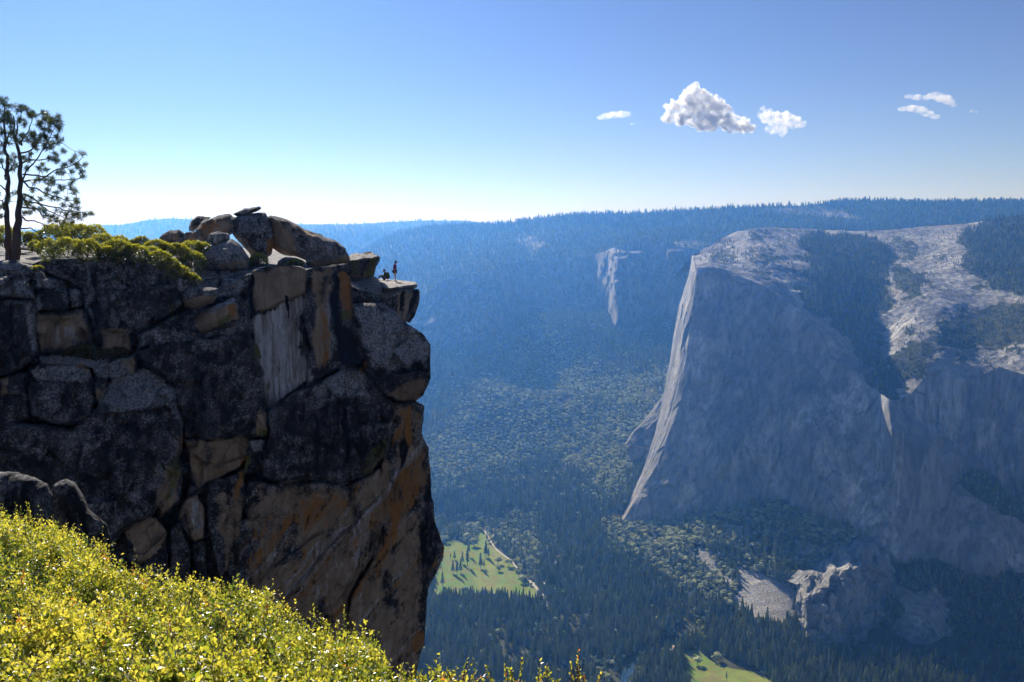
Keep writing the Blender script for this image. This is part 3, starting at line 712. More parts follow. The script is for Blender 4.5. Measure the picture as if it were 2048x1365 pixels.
fo = stuff_instances('forest', FP[rest], FH[rest], kk_[rest], srcs, wide=ww[rest])
fo['label'] = 'dense wood of dark conifers and round oaks over the valley floor and talus'

# ridge, dome and hill trees
def pick_on(P, w, n):
    """n random surface points of a grid of points, weight per cell"""
    A = np.linalg.norm(np.cross(P[1:, :-1] - P[:-1, :-1], P[:-1, 1:] - P[:-1, :-1]), axis=-1) * w[:-1, :-1]
    p = A.ravel() / A.sum(); c = RNG.choice(len(p), n, p=p); r, q = np.divmod(c, P.shape[1] - 1)
    a, b = RNG.random(n)[:, None], RNG.random(n)[:, None]
    return P[r, q] * (1 - a) * (1 - b) + P[r + 1, q] * a * (1 - b) + P[r, q + 1] * b * (1 - a) + P[r + 1, q + 1] * a * b
u7 = UV7[..., 0]; tl7 = np.linspace(0, 1, 311)[:, None]
w7 = np.where(tl7 < 150 / 311, np.clip(veg7, 0, 1) ** 2, np.where(u7 < 1000, .22, .08)) * np.ones(u7.shape)
rp = pick_on(P7, w7, 26000)
rp2 = pick_on(P7[:14], np.ones(P7[:14].shape[:2]), 2600)
RP = np.concatenate([rp, rp2]); RH = RNG.normal(26, 6, len(RP)).clip(10, 42)
w3 = np.clip(veg3 - .1, 0, 1) ** 1.6
dp = pick_on(P3, w3, 6500); DH = np.where(RNG.random(len(dp)) < .75, RNG.normal(20, 5, len(dp)).clip(8, 32), RNG.uniform(5, 9, len(dp)))
du_, dv_ = uv_of(dp); spz = np.zeros(len(dp))
for p in VEG3[:2]: spz = np.maximum(spz, soft(p, du_, dv_, 10))
DH = np.where(spz > .4, DH, DH * .55)
hp = np.concatenate([pick_on(PH1[:12], np.ones(PH1[:12].shape[:2]), 3500), pick_on(PH2[:40], np.ones(PH2[:40].shape[:2]), 3500)])
HH = RNG.normal(26, 6, len(hp)).clip(12, 40)
w1 = np.clip(veg1 - .3, 0, 1); wp = pick_on(P1, w1, 3500); WH = RNG.normal(14, 4, len(wp)).clip(6, 24)
AP = np.concatenate([RP, dp, hp, wp]); AH = np.concatenate([RH, DH, HH, WH]); AK = np.zeros(len(AP), int)
AP[:, 2] -= 1.0
near = np.r_[np.zeros(len(RP), int), np.ones(len(dp), int), np.zeros(len(hp), int), np.ones(len(wp), int)]
so_ = thing_mesh('ridge_conifer', LOW_ME, P3[60, 215], 22.0); tag(so_, 'small lone conifer at the edge of the pale granite slab on the monolith', 'conifer')
ro = stuff_instances('ridge_forest', AP, AH, near, [so_, srcs[0]], wide=RNG.uniform(.9, 1.4, len(AP)))
ro['label'] = 'far conifer wood covering the ridges and the gullies of the granite'

# meadows, road, river: thin sheets on the flat floor
def sheet(name, poly, z, mat, sub=14.0, jit=7.0):
    q = np.array(poly, float); pts = []
    for i in range(len(q)):
        a_, b_ = q[i], q[(i + 1) % len(q)]; n = max(1, int(np.hypot(*(b_ - a_)) / 4))
        for k in range(n): pts.append(a_ + (b_ - a_) * k / n)
    pts = np.array(pts); pts += fbm(np.c_[pts / 7, 0 * pts[:, 0]], 3, 5)[:, None] * np.array([jit, jit * .7])
    P = on_floor(pts[:, 0], pts[:, 1], FLOOR + z); P[:, 2] = FLOOR + z
    bm = bmesh.new(); vs = [bm.verts.new(p) for p in P]; f = bm.faces.new(vs)
    if f.normal.z < 0: f.normal_flip()
    bmesh.ops.triangulate(bm, faces=[f]); me = bpy.data.meshes.new(name); bm.to_mesh(me); bm.free(); me.materials.append(mat)
    o = bpy.data.objects.new(name, me); COL.objects.link(o); return tag(o, kind='structure')
t = NT('meadow_grass'); g = t.coord(); n1 = t.noise(t.coord((1, .35, 1), rot=(0, 0, .5)), .012, 6, .6, .6); n2 = t.noise(g, .2, 5, .7)
cg = t.mix(t.ramp(n1, [(.35, 0), (.65, 1)]), (.13, .27, .035), (.30, .34, .08)); cg = t.mix(t.ramp(t.noise(g, .035, 6, .7), [(.46, 0), (.60, .75)]), cg, (.26, .20, .08)); cg = t.mix(t.ramp(n2, [(.4, 0), (.8, .35)]), cg, (.07, .16, .03)); t.bsdf(cg, .95, None, .05); M_MEADOW = t.m
t = NT('road_dust'); t.bsdf(t.mix(t.noise(t.coord(), .1, 5, .6), (.40, .38, .36), (.58, .55, .50)), .9); M_ROADM = t.m
t = NT('river_water'); t.bsdf((.02, .035, .04), .06, t.bump(t.noise(t.coord(), .3, 3, .5), .15, .3), .5); M_WATER = t.m
t = NT('river_sand'); t.bsdf(t.mix(t.noise(t.coord(), .12, 4, .6), (.42, .28, .15), (.55, .42, .28)), .9); M_SAND = t.m
for nm, p in (('meadow', MEADOW), ('meadow', MEADOW2), ('meadow', MEADOW3), ('meadow', MEADOW4)): sheet(nm, p, .6, M_MEADOW)
def ribbon(pts, w):
    q = np.array(pts, float); tn = np.gradient(q, axis=0); P = on_floor(q[:, 0], q[:, 1]); tn = np.gradient(P[:, :2], axis=0); tn /= np.linalg.norm(tn, axis=1, keepdims=True)
    nn_ = np.stack([-tn[:, 1], tn[:, 0]], -1) * w / 2; return P[:, :2] + nn_, P[:, :2] - nn_
def road(name, pts, w, z=1.2):
    q = np.array(pts, float); s0 = np.linspace(0, len(q) - 1, len(q) * 5); q = np.stack([np.interp(s0, np.arange(len(q)), q[:, k]) for k in (0, 1)], -1)
    ker = np.ones(5) / 5; qq = np.stack([np.convolve(np.pad(q[:, k], 2, mode='edge'), ker, 'valid') for k in (0, 1)], -1)
    a_, b_ = ribbon(qq, w); n = len(a_); V = np.concatenate([np.c_[a_, np.full(n, FLOOR + z)], np.c_[b_, np.full(n, FLOOR + z)]])
    i = np.arange(n - 1); F = np.stack([i, i + 1, i + 1 + n, i + n], -1)
    return tag(mesh_obj(name, V, F, M_ROADM, smooth=False), kind='structure')
road('road', ROAD, 7); road('road', ROAD2, 6)
road('road', [(1058, 1160), (1075, 1178), (1092, 1200)], 13, 1.6)
sheet('river', RIVER, .7, M_WATER); sheet('river_bank', [(1280, 1306), (1296, 1300), (1320, 1300), (1345, 1290), (1362, 1296), (1330, 1312), (1300, 1318)], 1.1, M_SAND)

# trees standing free in the meadow: things with trunk and crown
def crown_only(name, geo, mat):
    V, F = geo; me = bpy.data.meshes.new(name); me.from_pydata([tuple(map(float, v)) for v in V], [], [tuple(int(i) for i in f) for f in F]); me.materials.append(mat); me.update(); return me
TR_ME = crown_only('trunk', trunk_geo(.012, .6), M_BARK); TRO_ME = crown_only('trunk', trunk_geo(.03, .55), M_BARK)
CR_ME = [crown_only('crown', conifer_geo(21, 8, 9, .13, .2), M_CONIFER), crown_only('crown', conifer_geo(22, 8, 9, .10, .28), M_CONIFER)]
CRO_ME = [crown_only('crown', oak_geo(31), M_OAK), crown_only('crown', oak_geo(32), M_OAK)]
def meadow_tree(kind, u, v, h, label, k=0, w=1.0):
    root = empty('meadow_pine' if kind == 'pine' else 'meadow_oak', on_floor(u, v, FLOOR + .6)); root.location.z = FLOOR + .6
    for nm, me in (('trunk', TR_ME if kind == 'pine' else TRO_ME), ('crown', (CR_ME if kind == 'pine' else CRO_ME)[k % 2])):
        o = bpy.data.objects.new(nm, me); COL.objects.link(o); o.parent = root
    root.scale = (h * w, h * w, h); root.rotation_euler = (0, 0, k * 1.3)
    tag(root, label, 'pine tree' if kind == 'pine' else 'oak tree', 'pines in the meadow' if kind == 'pine' else 'oaks round the meadow')
MT = [('pine', 906, 1147, 44, 'pine with a bare lower trunk, leftmost of the pair low in the green meadow'), ('pine', 914, 1151, 50, 'tall pine low in the green meadow, casting the longest shadow of the group at left'),
      ('pine', 921, 1146, 46, 'pine directly right of the tallest pine in the left meadow group'), ('pine', 935, 1134, 60, 'tallest slender pine in the middle of the meadow with a long bare trunk'),
      ('pine', 909, 1120, 32, 'short dense pine at the upper left of the meadow group'), ('pine', 901, 1118, 20, 'smallest pine in the meadow beside the cliff edge'), ('pine', 925, 1128, 42, 'pine behind and left of the slender bare trunked pine'),
      ('pine', 937, 1112, 54, 'tall pine in the upper middle of the meadow below the round oak'), ('pine', 961, 1137, 52, 'broad dark pine in the right meadow group, nearest of its cluster'), ('pine', 968, 1137, 30, 'shorter pine tucked right of the broad dark meadow pine'),
      ('pine', 972, 1114, 56, 'tall dark pine at the upper right of the meadow by the narrow grass neck'), ('pine', 977, 1118, 40, 'pine just right of the tall pine by the narrow grass neck'), ('pine', 885, 1172, 46, 'lone pine at the bottom left of the meadow against the cliff'),
      ('pine', 1453, 1362, 24, 'small lone pine in the bright green meadow at the bottom of the frame')]
for i, (k_, u_, v_, h_, l_) in enumerate(MT): meadow_tree(k_, u_, v_, h_, l_, i, 1.25)
MO = [(948, 1092, 26, 'large round oak at the top edge of the meadow'), (935, 1080, 24, 'oak left of the round oak at the top of the meadow'), (890, 1085, 24, 'oak at the top left corner of the meadow'), (996, 1128, 22, 'round oak beside the right hand pines of the meadow'),
      (998, 1143, 16, 'small round tree alone at the right side of the meadow'), (1018, 1133, 24, 'oak by the road bend at the right of the meadow'), (1040, 1152, 26, 'oak at the right edge of the meadow beside the pale road'), (1043, 1165, 22, 'oak nearest the road junction at the right of the meadow'),
      (1058, 1130, 26, 'broad oak right of the road behind the meadow'), (1075, 1140, 28, 'broadest oak in the grove right of the road'), (1082, 1120, 26, 'oak at the back of the grove right of the road'), (930, 1190, 24, 'round dark tree at the bottom edge of the meadow'),
      (1395, 1330, 20, 'round tree standing in the lower bright green meadow'), (1433, 1322, 22, 'round tree at the right end of the lower bright meadow')]
for i, (u_, v_, h_, l_) in enumerate(MO): meadow_tree('oak', u_, v_, h_, l_, i, 1.5)
# ================================================================== the near cliff
def rock_mat(name, lichen=1.0):
    t = NT(name)
    g = t.coord(); gs = t.coord((1, 1, .22))
    n_f = t.noise(g, 7, 6, .75); n_m = t.noise(g, 1.1, 6, .65); n_s = t.ramp(t.noise(gs, 1.6, 8, .75, .5), [(.30, 0), (.70, 1)]); n_ff = t.noise(g, 26, 3, .7)
    n_l = t.ramp(t.noise(g, .55, 5, .7), [(.36, 0), (.62, 1)])
    dark = t.mix(t.math('MULTIPLY', n_s, n_l), (.016, .0145, .015), (.18, .16, .15))
    speck = t.math('MULTIPLY', t.ramp(n_f, [(.51, 0), (.60, 1)]), t.ramp(t.mix(.5, n_m, n_l), [(.42, .04), (.66, 1)]))
    c = t.mix(t.math('MULTIPLY', speck, .62), dark, (.46, .44, .42))
    bare = t.mix(n_m, (.17, .15, .14), (.34, .31, .28))
    def lay(c, at_, col, lo, hi, nz):
        f = t.ramp(t.math('ADD', t.attr(at_).outputs['Fac'], t.math('MULTIPLY', t.math('SUBTRACT', t.mix(.42, nz, n_f), .5), 2.2)), [(lo - .06, 0), (hi + .06, 1)])
        return t.mix(f, c, col)
    c = lay(c, 'grey', t.mix(t.ramp(n_f, [(.40, 0), (.58, 1)]), t.mix(.6, dark, (.14, .135, .13)), (.50, .48, .465)), .40, .62, n_m)
    c = lay(c, 'tan', t.mix(n_s, (.22, .145, .085), (.62, .44, .28)), .38, .60, n_m)
    n_st = t.ramp(t.noise(t.coord((1, 1, .10)), 2.6, 6, .7, .8), [(.38, 0), (.60, 1)])
    c = lay(c, 'pale', t.mix(n_st, t.mix(n_m, (.16, .12, .09), (.34, .28, .22)), (.74, .71, .68)), .40, .60, n_s)
    c = lay(c, 'rust', t.mix(n_f, (.20, .08, .02), (.64, .30, .09)), .46, .64, n_s)
    c = lay(c, 'moss', t.mix(n_f, (.10, .10, .03), (.28, .26, .07)), .52, .66, t.mix(.5, n_f, n_m))
    c = lay(c, 'stain', (.014, .013, .016), .48, .66, n_s)
    h = t.math('ADD', t.math('MULTIPLY', n_m, .8), t.math('MULTIPLY', n_f, .28)); h = t.math('ADD', h, t.math('MULTIPLY', n_ff, .07))
    cr = t.ramp(t.voro(t.coord((1, 1, .6)), .55, 'DISTANCE_TO_EDGE'), [(0, 0), (.035, 1)])
    h = t.math('ADD', h, t.math('MULTIPLY', cr, .02))
    t.bsdf(c, .93, t.bump(h, 1.0, .5), .25)
    return t.m
M_ROCK = rock_mat('weathered_granite')
CH = ('grey', 'tan', 'pale', 'rust', 'moss', 'stain')

PAINT = {   # rock colours, and grey standing for sky light on several block tops: polygon in photo pixels, soft width, strength
 'tan': [([(505, 540), (560, 532), (612, 540), (612, 590), (560, 610), (508, 625)], 14, 1), ([(380, 650), (410, 625), (470, 612), (480, 640), (440, 660), (390, 668)], 8, .9), ([(75, 628), (165, 620), (182, 680), (140, 698), (80, 704)], 14, .75),
         ([(370, 882), (500, 877), (480, 935), (400, 975), (385, 950)], 8, 1), ([(310, 990), (332, 930), (358, 940), (355, 1000), (320, 1040)], 8, .8), ([(250, 1060), (310, 1030), (335, 1065), (330, 1100), (280, 1130)], 10, .9),
         ([(355, 1035), (372, 995), (400, 985), (408, 1020), (404, 1080), (385, 1088)], 6, 1), ([(500, 965), (690, 975), (770, 905), (860, 960), (870, 1060), (850, 1170), (840, 1330), (700, 1420), (560, 1400), (480, 1175), (500, 1090)], 36, .72),
         ([(625, 545), (665, 540), (668, 620), (655, 700), (640, 745), (625, 700), (632, 620)], 10, .9), ([(785, 805), (840, 810), (846, 870), (858, 960), (868, 1060), (800, 1150), (770, 1060), (772, 940), (790, 870)], 18, .62), ([(516, 818), (536, 822), (534, 874), (514, 874)], 3, 1),
         ([(770, 790), (800, 770), (858, 756), (836, 806), (800, 802)], 6, .9), ([(200, 655), (262, 655), (262, 704), (205, 706)], 8, .9), ([(150, 728), (180, 732), (176, 742), (150, 738)], 3, .8), ([(232, 720), (270, 712), (272, 750), (240, 757)], 6, .8), ([(190, 780), (215, 765), (205, 800), (192, 805)], 4, .8), ([(0, 750), (20, 750), (20, 785), (0, 790)], 6, .7),
         ([(430, 990), (485, 960), (495, 1010), (470, 1100), (450, 1150), (440, 1080)], 10, .6), ([(600, 1200), (700, 1190), (760, 1240), (760, 1330), (650, 1300)], 30, .45)],
 'pale': [([(508, 635), (600, 590), (612, 600), (606, 660), (616, 760), (590, 782), (540, 824), (526, 770), (512, 700)], 8, .95), ([(620, 1080), (760, 1000), (770, 1050), (700, 1160), (640, 1200), (600, 1190)], 26, .42), ([(380, 1000), (398, 990), (404, 1050), (388, 1070)], 6, .7), ([(100, 655), (150, 650), (165, 680), (110, 690)], 14, .5), ([(332, 950), (350, 945), (348, 990), (338, 1000)], 4, .7), ([(660, 590), (672, 640), (662, 700), (650, 740), (652, 650)], 5, .5)],
 'grey': [([(0, 550), (52, 560), (68, 590), (70, 700), (60, 715), (52, 610), (0, 595)], 8, .8), ([(-80, 520), (70, 525), (70, 550), (-80, 552)], 8, .8), ([(700, 610), (790, 622), (862, 690), (862, 720), (780, 740), (740, 735), (712, 650)], 16, .85), ([(200, 800), (235, 745), (300, 740), (350, 780), (350, 812), (220, 830)], 12, .85), ([(60, 740), (150, 722), (185, 742), (180, 765), (70, 765)], 8, .75), ([(75, 708), (275, 700), (270, 745), (215, 760), (190, 745), (80, 728)], 8, .8),
          ([(620, 775), (690, 738), (728, 742), (745, 800), (690, 790), (640, 810)], 14, .8), ([(70, 556), (100, 553), (100, 580), (72, 580)], 6, .8), ([(136, 577), (160, 580), (164, 614), (138, 614)], 5, .7), ([(260, 520), (340, 516), (352, 570), (280, 575)], 24, .5), ([(280, 660), (470, 640), (500, 668), (310, 692)], 10, .5), ([(60, 700), (74, 590), (84, 610), (78, 705)], 4, .9), ([(480, 1030), (530, 1040), (530, 1110), (490, 1100)], 14, .45), ([(330, 540), (400, 560), (440, 570), (430, 585), (350, 580)], 6, .9), ([(415, 555), (500, 548), (480, 590), (430, 600)], 10, .7),
          ([(500, 880), (528, 880), (526, 905), (505, 905)], 4, .7), ([(860, 1080), (888, 1095), (884, 1130), (860, 1160)], 16, .4), ([(300, 860), (370, 850), (400, 870), (350, 900)], 14, .45)],
 'rust': [([(678, 545), (700, 550), (702, 625), (690, 640), (676, 600)], 6, .95), ([(640, 600), (660, 640), (654, 730), (640, 740), (646, 670)], 5, .55), ([(800, 830), (822, 812), (826, 880), (800, 905)], 6, .8), ([(790, 960), (830, 900), (838, 960), (800, 1060), (780, 1120), (740, 1170), (770, 1060)], 10, .75), ([(590, 1000), (690, 985), (670, 1030), (600, 1070)], 18, .65), ([(600, 1090), (640, 1075), (600, 1150), (560, 1170)], 14, .45), ([(480, 920), (498, 905), (492, 960), (470, 1010), (474, 960)], 3, .9), ([(350, 870), (372, 860), (368, 900), (350, 930)], 6, .5), ([(715, 740), (735, 715), (728, 745)], 4, .8)],
 'moss': [([(520, 560), (560, 548), (560, 610), (530, 605)], 14, .42), ([(575, 545), (610, 560), (602, 610), (575, 600)], 10, .5), ([(505, 680), (520, 690), (522, 720), (506, 720)], 4, .7), ([(335, 940), (356, 905), (362, 930), (350, 990), (330, 1010)], 4, .62), ([(740, 900), (775, 870), (780, 890), (752, 940), (715, 965)], 6, .62), ([(676, 620), (700, 618), (698, 640), (680, 640)], 4, .8), ([(520, 862), (535, 862), (534, 874), (518, 874)], 2, .9), ([(484, 930), (496, 905), (500, 925), (486, 965)], 2, .8), ([(340, 610), (352, 595), (352, 630), (340, 640)], 4, .7), ([(866, 1110), (884, 1110), (876, 1140)], 5, .7), ([(820, 815), (830, 815), (828, 840)], 3, .7), ([(595, 615), (610, 600), (608, 640), (596, 640)], 4, .55), ([(790, 980), (806, 960), (800, 1010)], 5, .5)],
 'stain': [([(568, 590), (576, 590), (577, 640), (571, 640)], 3, .9), ([(590, 640), (612, 620), (614, 720), (596, 700)], 10, .75), ([(664, 545), (678, 545), (676, 610), (690, 650), (720, 690), (720, 735), (668, 730), (662, 640)], 8, .85), ([(540, 840), (700, 760), (780, 820), (770, 900), (690, 965), (530, 950)], 30, .5), ([(805, 840), (812, 900), (800, 960), (795, 900)], 4, .8), ([(835, 880), (862, 960), (884, 1090), (850, 1180), (830, 1100), (846, 1000)], 10, .7), ([(0, 600), (50, 600), (60, 740), (0, 750)], 14, .55), ([(380, 700), (420, 700), (420, 860), (385, 860)], 18, .6), ([(180, 540), (200, 540), (205, 660), (185, 660)], 8, .6), ([(740, 1010), (780, 1060), (740, 1150), (700, 1190), (730, 1080)], 12, .5), ([(500, 540), (509, 560), (506, 640), (498, 640)], 3, .8)],
}
def paint(u, v, jit=1.0, seed=0):
    q = np.stack([u / 20, v / 34, 0 * u + seed], -1); ju = fbm(q, 4, 5) * 9 * jit; jv = fbm(q + 31, 4, 7) * 9 * jit
    A = {}
    for ch in CH:
        a_ = np.zeros(u.shape)
        for p, w, s_v in PAINT[ch]:
            q_ = np.array(p); m = (u > q_[:, 0].min() - 30) & (u < q_[:, 0].max() + 30) & (v > q_[:, 1].min() - 30) & (v < q_[:, 1].max() + 30)
            if m.any(): a_[m] = np.maximum(a_[m], s_v * soft(p, (u + ju)[m], (v + jv)[m], w * 1.6))
        A[ch] = a_
    return A

# blocks of the face: outline, relief towards the viewer in metres, tilt per pixel across / down, edge radius in pixels
BL = [
 ([(-120, 552), (30, 551), (54, 561), (67, 580), (69, 600), (40, 596), (0, 592), (-120, 600)], 2.7, 0, .012, 16),
 ([(-120, 596), (0, 596), (40, 600), (68, 602), (73, 650), (74, 700), (66, 722), (40, 742), (0, 750), (-120, 760)], 2.5, 0, .002, 14),
 ([(62, 560), (74, 575), (80, 640), (82, 700), (74, 742), (62, 742)], 1.7, -.03, 0, 8),
 ([(69, 556), (100, 553), (124, 558), (134, 583), (137, 612), (126, 621), (69, 624)], 1.9, 0, .006, 12),
 ([(136, 577), (150, 575), (161, 583), (165, 610), (160, 615), (138, 616)], 1.2, 0, .006, 8),
 ([(70, 626), (130, 622), (165, 616), (178, 650), (183, 682), (170, 691), (140, 699), (80, 706), (74, 690)], 2.1, 0, .002, 12),
 ([(-100, 530), (0, 524), (30, 520), (66, 535), (90, 545), (100, 556), (60, 565), (-100, 560)], 1.3, 0, .03, 8),
 ([(84, 514), (335, 510), (344, 540), (345, 560), (350, 600), (330, 640), (280, 665), (220, 672), (184, 672), (178, 645), (165, 612), (160, 580), (135, 562), (90, 545)], .5, 0, .003, 14),
 ([(262, 512), (336, 510), (344, 538), (343, 562), (335, 572), (300, 574), (268, 560)], .85, 0, .01, 16),
 ([(260, 556), (280, 551), (298, 558), (300, 572), (280, 580), (262, 574)], 1.15, 0, .006, 9),
 ([(215, 580), (350, 568), (366, 590), (368, 612), (330, 637), (300, 650), (262, 668), (215, 664)], 1.1, 0, -.004, 14),
 ([(76, 712), (150, 704), (216, 710), (216, 740), (150, 732), (80, 728)], 1.5, 0, .035, 5),
 ([(200, 656), (260, 656), (263, 702), (236, 708), (205, 700)], .75, 0, .004, 8),
 ([(56, 742), (74, 724), (150, 728), (180, 738), (188, 760), (191, 800), (181, 831), (140, 852), (100, 846), (62, 832)], 2.6, 0, .004, 14),
 ([(184, 735), (215, 716), (223, 745), (213, 770), (206, 795), (192, 806), (186, 765)], 2.0, -.01, .004, 9),
 ([(214, 722), (240, 714), (268, 710), (273, 735), (268, 749), (240, 757), (219, 759)], 1.7, 0, .01, 8),
 ([(196, 800), (206, 775), (234, 745), (290, 733), (330, 752), (350, 780), (357, 815), (280, 828), (200, 828)], 2.3, 0, .026, 12),
 ([(-120, 850), (60, 846), (140, 856), (196, 812), (280, 812), (356, 806), (368, 850), (364, 900), (345, 945), (320, 1000), (300, 1040), (250, 1060), (200, 1120), (-120, 1120)], 3.1, 0, .001, 26),
 ([(-120, 760), (0, 754), (54, 744), (60, 790), (60, 836), (0, 862), (-120, 870)], 1.9, 0, .003, 12),
 ([(272, 702), (310, 690), (400, 676), (500, 666), (510, 690), (522, 730), (532, 790), (536, 835), (533, 872), (480, 877), (430, 882), (370, 872), (357, 815), (340, 765), (292, 735)], 2.2, .001, .001, 14),
 ([(278, 668), (380, 614), (470, 560), (506, 545), (509, 600), (508, 668), (400, 676), (300, 692), (272, 702)], .9, 0, .004, 10),
 ([(340, 548), (368, 556), (400, 570), (436, 578), (450, 560), (500, 548), (470, 590), (400, 620), (350, 600)], .55, 0, .02, 8),
 ([(300, 658), (360, 632), (420, 640), (450, 665), (360, 690), (300, 700)], 1.3, 0, .014, 10),
 ([(504, 534), (520, 531), (562, 528), (604, 531), (613, 545), (612, 584), (600, 592), (560, 606), (506, 634)], 1.2, 0, .002, 6),
 ([(506, 620), (560, 600), (612, 585), (606, 640), (618, 700), (616, 762), (590, 782), (560, 802), (538, 826), (530, 800), (520, 745), (508, 690)], .85, 0, 0, 4),
 ([(611, 538), (640, 531), (676, 528), (680, 580), (674, 640), (682, 700), (680, 735), (660, 746), (640, 762), (614, 777), (619, 700), (607, 640)], 1.7, .006, .001, 12),
 ([(672, 528), (700, 526), (704, 560), (703, 620), (716, 660), (727, 690), (730, 716), (704, 738), (676, 740), (676, 640)], 2.1, 0, .001, 10),
 ([(700, 606), (764, 606), (792, 620), (818, 645), (850, 665), (866, 690), (868, 745), (820, 748), (770, 762), (752, 768), (728, 735), (731, 716), (722, 680), (706, 640)], 3.3, .002, .012, 18),
 ([(750, 764), (790, 752), (868, 738), (868, 765), (850, 800), (838, 808), (792, 802), (766, 786)], 3.5, 0, -.05, 8),
 ([(536, 826), (560, 804), (592, 784), (640, 762), (692, 734), (728, 736), (762, 775), (786, 806), (791, 830), (781, 880), (771, 905), (741, 946), (690, 972), (640, 962), (560, 967), (524, 952), (527, 900), (536, 872)], 2.9, .001, .001, 22),
 ([(782, 804), (836, 804), (852, 815), (850, 870), (866, 905), (868, 1000), (900, 1095), (880, 1150), (858, 1190), (856, 1420), (780, 1420), (700, 1300), (700, 1200), (748, 1110), (768, 1050), (758, 965), (780, 890)], 1.5, -.012, .0, 16),
 ([(762, 900), (784, 880), (800, 960), (790, 1060), (760, 1120), (740, 1110), (764, 1040), (756, 965)], 2.0, .004, 0, 12),
 ([(500, 962), (560, 966), (640, 962), (692, 972), (758, 938), (768, 1040), (742, 1118), (696, 1200), (720, 1420), (400, 1420), (500, 1180), (508, 1100), (488, 1000)], 2.2, .002, -.004, 18),
 ([(640, 1110), (760, 990), (766, 1040), (700, 1170), (640, 1250), (560, 1300), (570, 1200)], 2.6, .004, -.004, 14),
 ([(560, 1120), (650, 1060), (640, 1110), (560, 1210), (500, 1260), (500, 1180)], 2.45, .004, -.004, 12),
 ([(368, 878), (500, 873), (496, 910), (480, 935), (440, 956), (400, 978), (384, 960), (378, 905)], 1.3, 0, -.002, 4),
 ([(500, 878), (528, 878), (528, 948), (488, 948), (488, 925)], 1.7, -.01, 0, 6),
 ([(366, 1000), (396, 983), (410, 1020), (406, 1078), (386, 1088), (370, 1060), (354, 1036)], 2.2, 0, .002, 7),
 ([(328, 930), (356, 918), (364, 960), (358, 1002), (322, 1034), (308, 992)], 1.8, 0, .001, 7),
 ([(248, 1062), (310, 1030), (336, 1062), (330, 1092), (340, 1150), (290, 1160), (254, 1114)], 2.4, 0, .002, 8),
 ([(340, 1060), (362, 1040), (376, 1090), (384, 1180), (340, 1190)], 1.6, 0, 0, 8),
 ([(384, 1090), (408, 1080), (416, 1180), (390, 1200)], 1.3, 0, 0, 6),
 ([(410, 968), (488, 940), (492, 1000), (478, 1060), (466, 1120), (440, 1160), (424, 1100), (412, 1030)], 1.7, 0, .0, 9),
 ([(470, 1040), (520, 1030), (534, 1080), (520, 1180), (470, 1200), (452, 1150)], 2.1, 0, .0, 14),
 ([(378, 968), (412, 968), (412, 985), (382, 990), (372, 1000)], .8, 0, 0, 5),
]
EL_V = [690, 755, 790, 803, 812, 870, 900, 980, 1050, 1095, 1115, 1140, 1180, 1230, 1290, 1330, 1365, 1440]
EL_U = [861, 861, 848, 831, 848, 844, 858, 862, 872, 888, 886, 876, 856, 852, 848, 836, 830, 822]
TOP_U = [-140, 0, 30, 66, 90, 200, 335, 345, 352, 372, 400, 437, 500, 520, 560, 600, 612, 640, 698, 703, 760, 772, 792, 815, 846, 861]
TOP_V = [528, 526, 522, 528, 520, 516, 514, 530, 540, 556, 562, 558, 546, 536, 531, 534, 540, 533, 528, 575, 592, 606, 624, 648, 668, 690]
NS, NTT = 520, 470
ul = -140.0
sg = np.linspace(0, 1, NS); tg = np.linspace(0, 1, NTT) ** 1.04
U0 = ul + sg * (861 - ul); VT = np.interp(U0, TOP_U, TOP_V)
Vg = VT[None] + tg[:, None] * (1430 - VT[None])
uR = np.interp(Vg, EL_V, EL_U) + fbm(np.stack([Vg / 14, 0 * Vg, 0 * Vg], -1), 3, 61) * 2.2 * np.clip((Vg - 690) / 40, 0, 1)
Ug = ul + (U0[None] - ul) * (uR - ul) / (861 - ul)
Y0 = lambda u, v: 57 + 17 * np.clip((u + 50) / 900, 0, 1.05)
wu = fbm(np.stack([Ug / 30, Vg / 30, 0 * Ug], -1), 4, 71) * 4.5; wv = fbm(np.stack([Ug / 30, Vg / 30, 0 * Ug + 50], -1), 4, 72) * 4.5
H = -0.9 + fbm(np.stack([Ug / 22, Vg / 22, 0 * Ug], -1), 4, 70) * .9; ID = np.full(Ug.shape, -1.0)
for i, (p, off, tx, ty, rr) in enumerate(BL):
    q = np.array(p, float); c = q.mean(0); x = Ug + wu; y = Vg + wv
    m = (x > q[:, 0].min()) & (x < q[:, 0].max()) & (y > q[:, 1].min()) & (y < q[:, 1].max())
    if not m.any(): continue
    d = sdist(p, x[m], y[m]); k = np.clip(d / (rr * .62), 0, 1); pf = np.sqrt(np.maximum(1 - (1 - k) ** 2, 0))
    hh = off + tx * (x[m] - c[0]) + ty * (y[m] - c[1]) + (pf - 1) * (rr * .035 * 1.15 + .25)
    hh = np.where(d > 0, hh, -9)
    cur = H[m]; up = hh > cur; cur[up] = hh[up]; H[m] = cur; idm = ID[m]; idm[up] = i; ID[m] = idm
P0 = at(Ug, Vg, Y0(Ug, Vg))
bs = (ID * 7.31)[..., None] * np.array([1, .7, .3])
n_big = fbm((P0 + bs) / 3.2, 4, 81, .5) * .42
fc, ed = facets((P0 * np.array([1, 1, .8]) + bs) / 1.9, 82)
fc2, ed2 = facets((P0 + bs) / .75, 86)
n_fine = fbm(P0 / .55, 4, 83, .6) * .10
low_w = soft([(500, 975), (700, 985), (780, 880), (800, 820), (860, 820), (895, 1100), (850, 1440), (480, 1440), (490, 1100)], Ug, Vg, 50)
col_w = soft([(505, 540), (735, 530), (735, 740), (540, 826), (505, 700)], Ug, Vg, 30)
plainw = 1 - .85 * np.maximum(low_w, col_w)
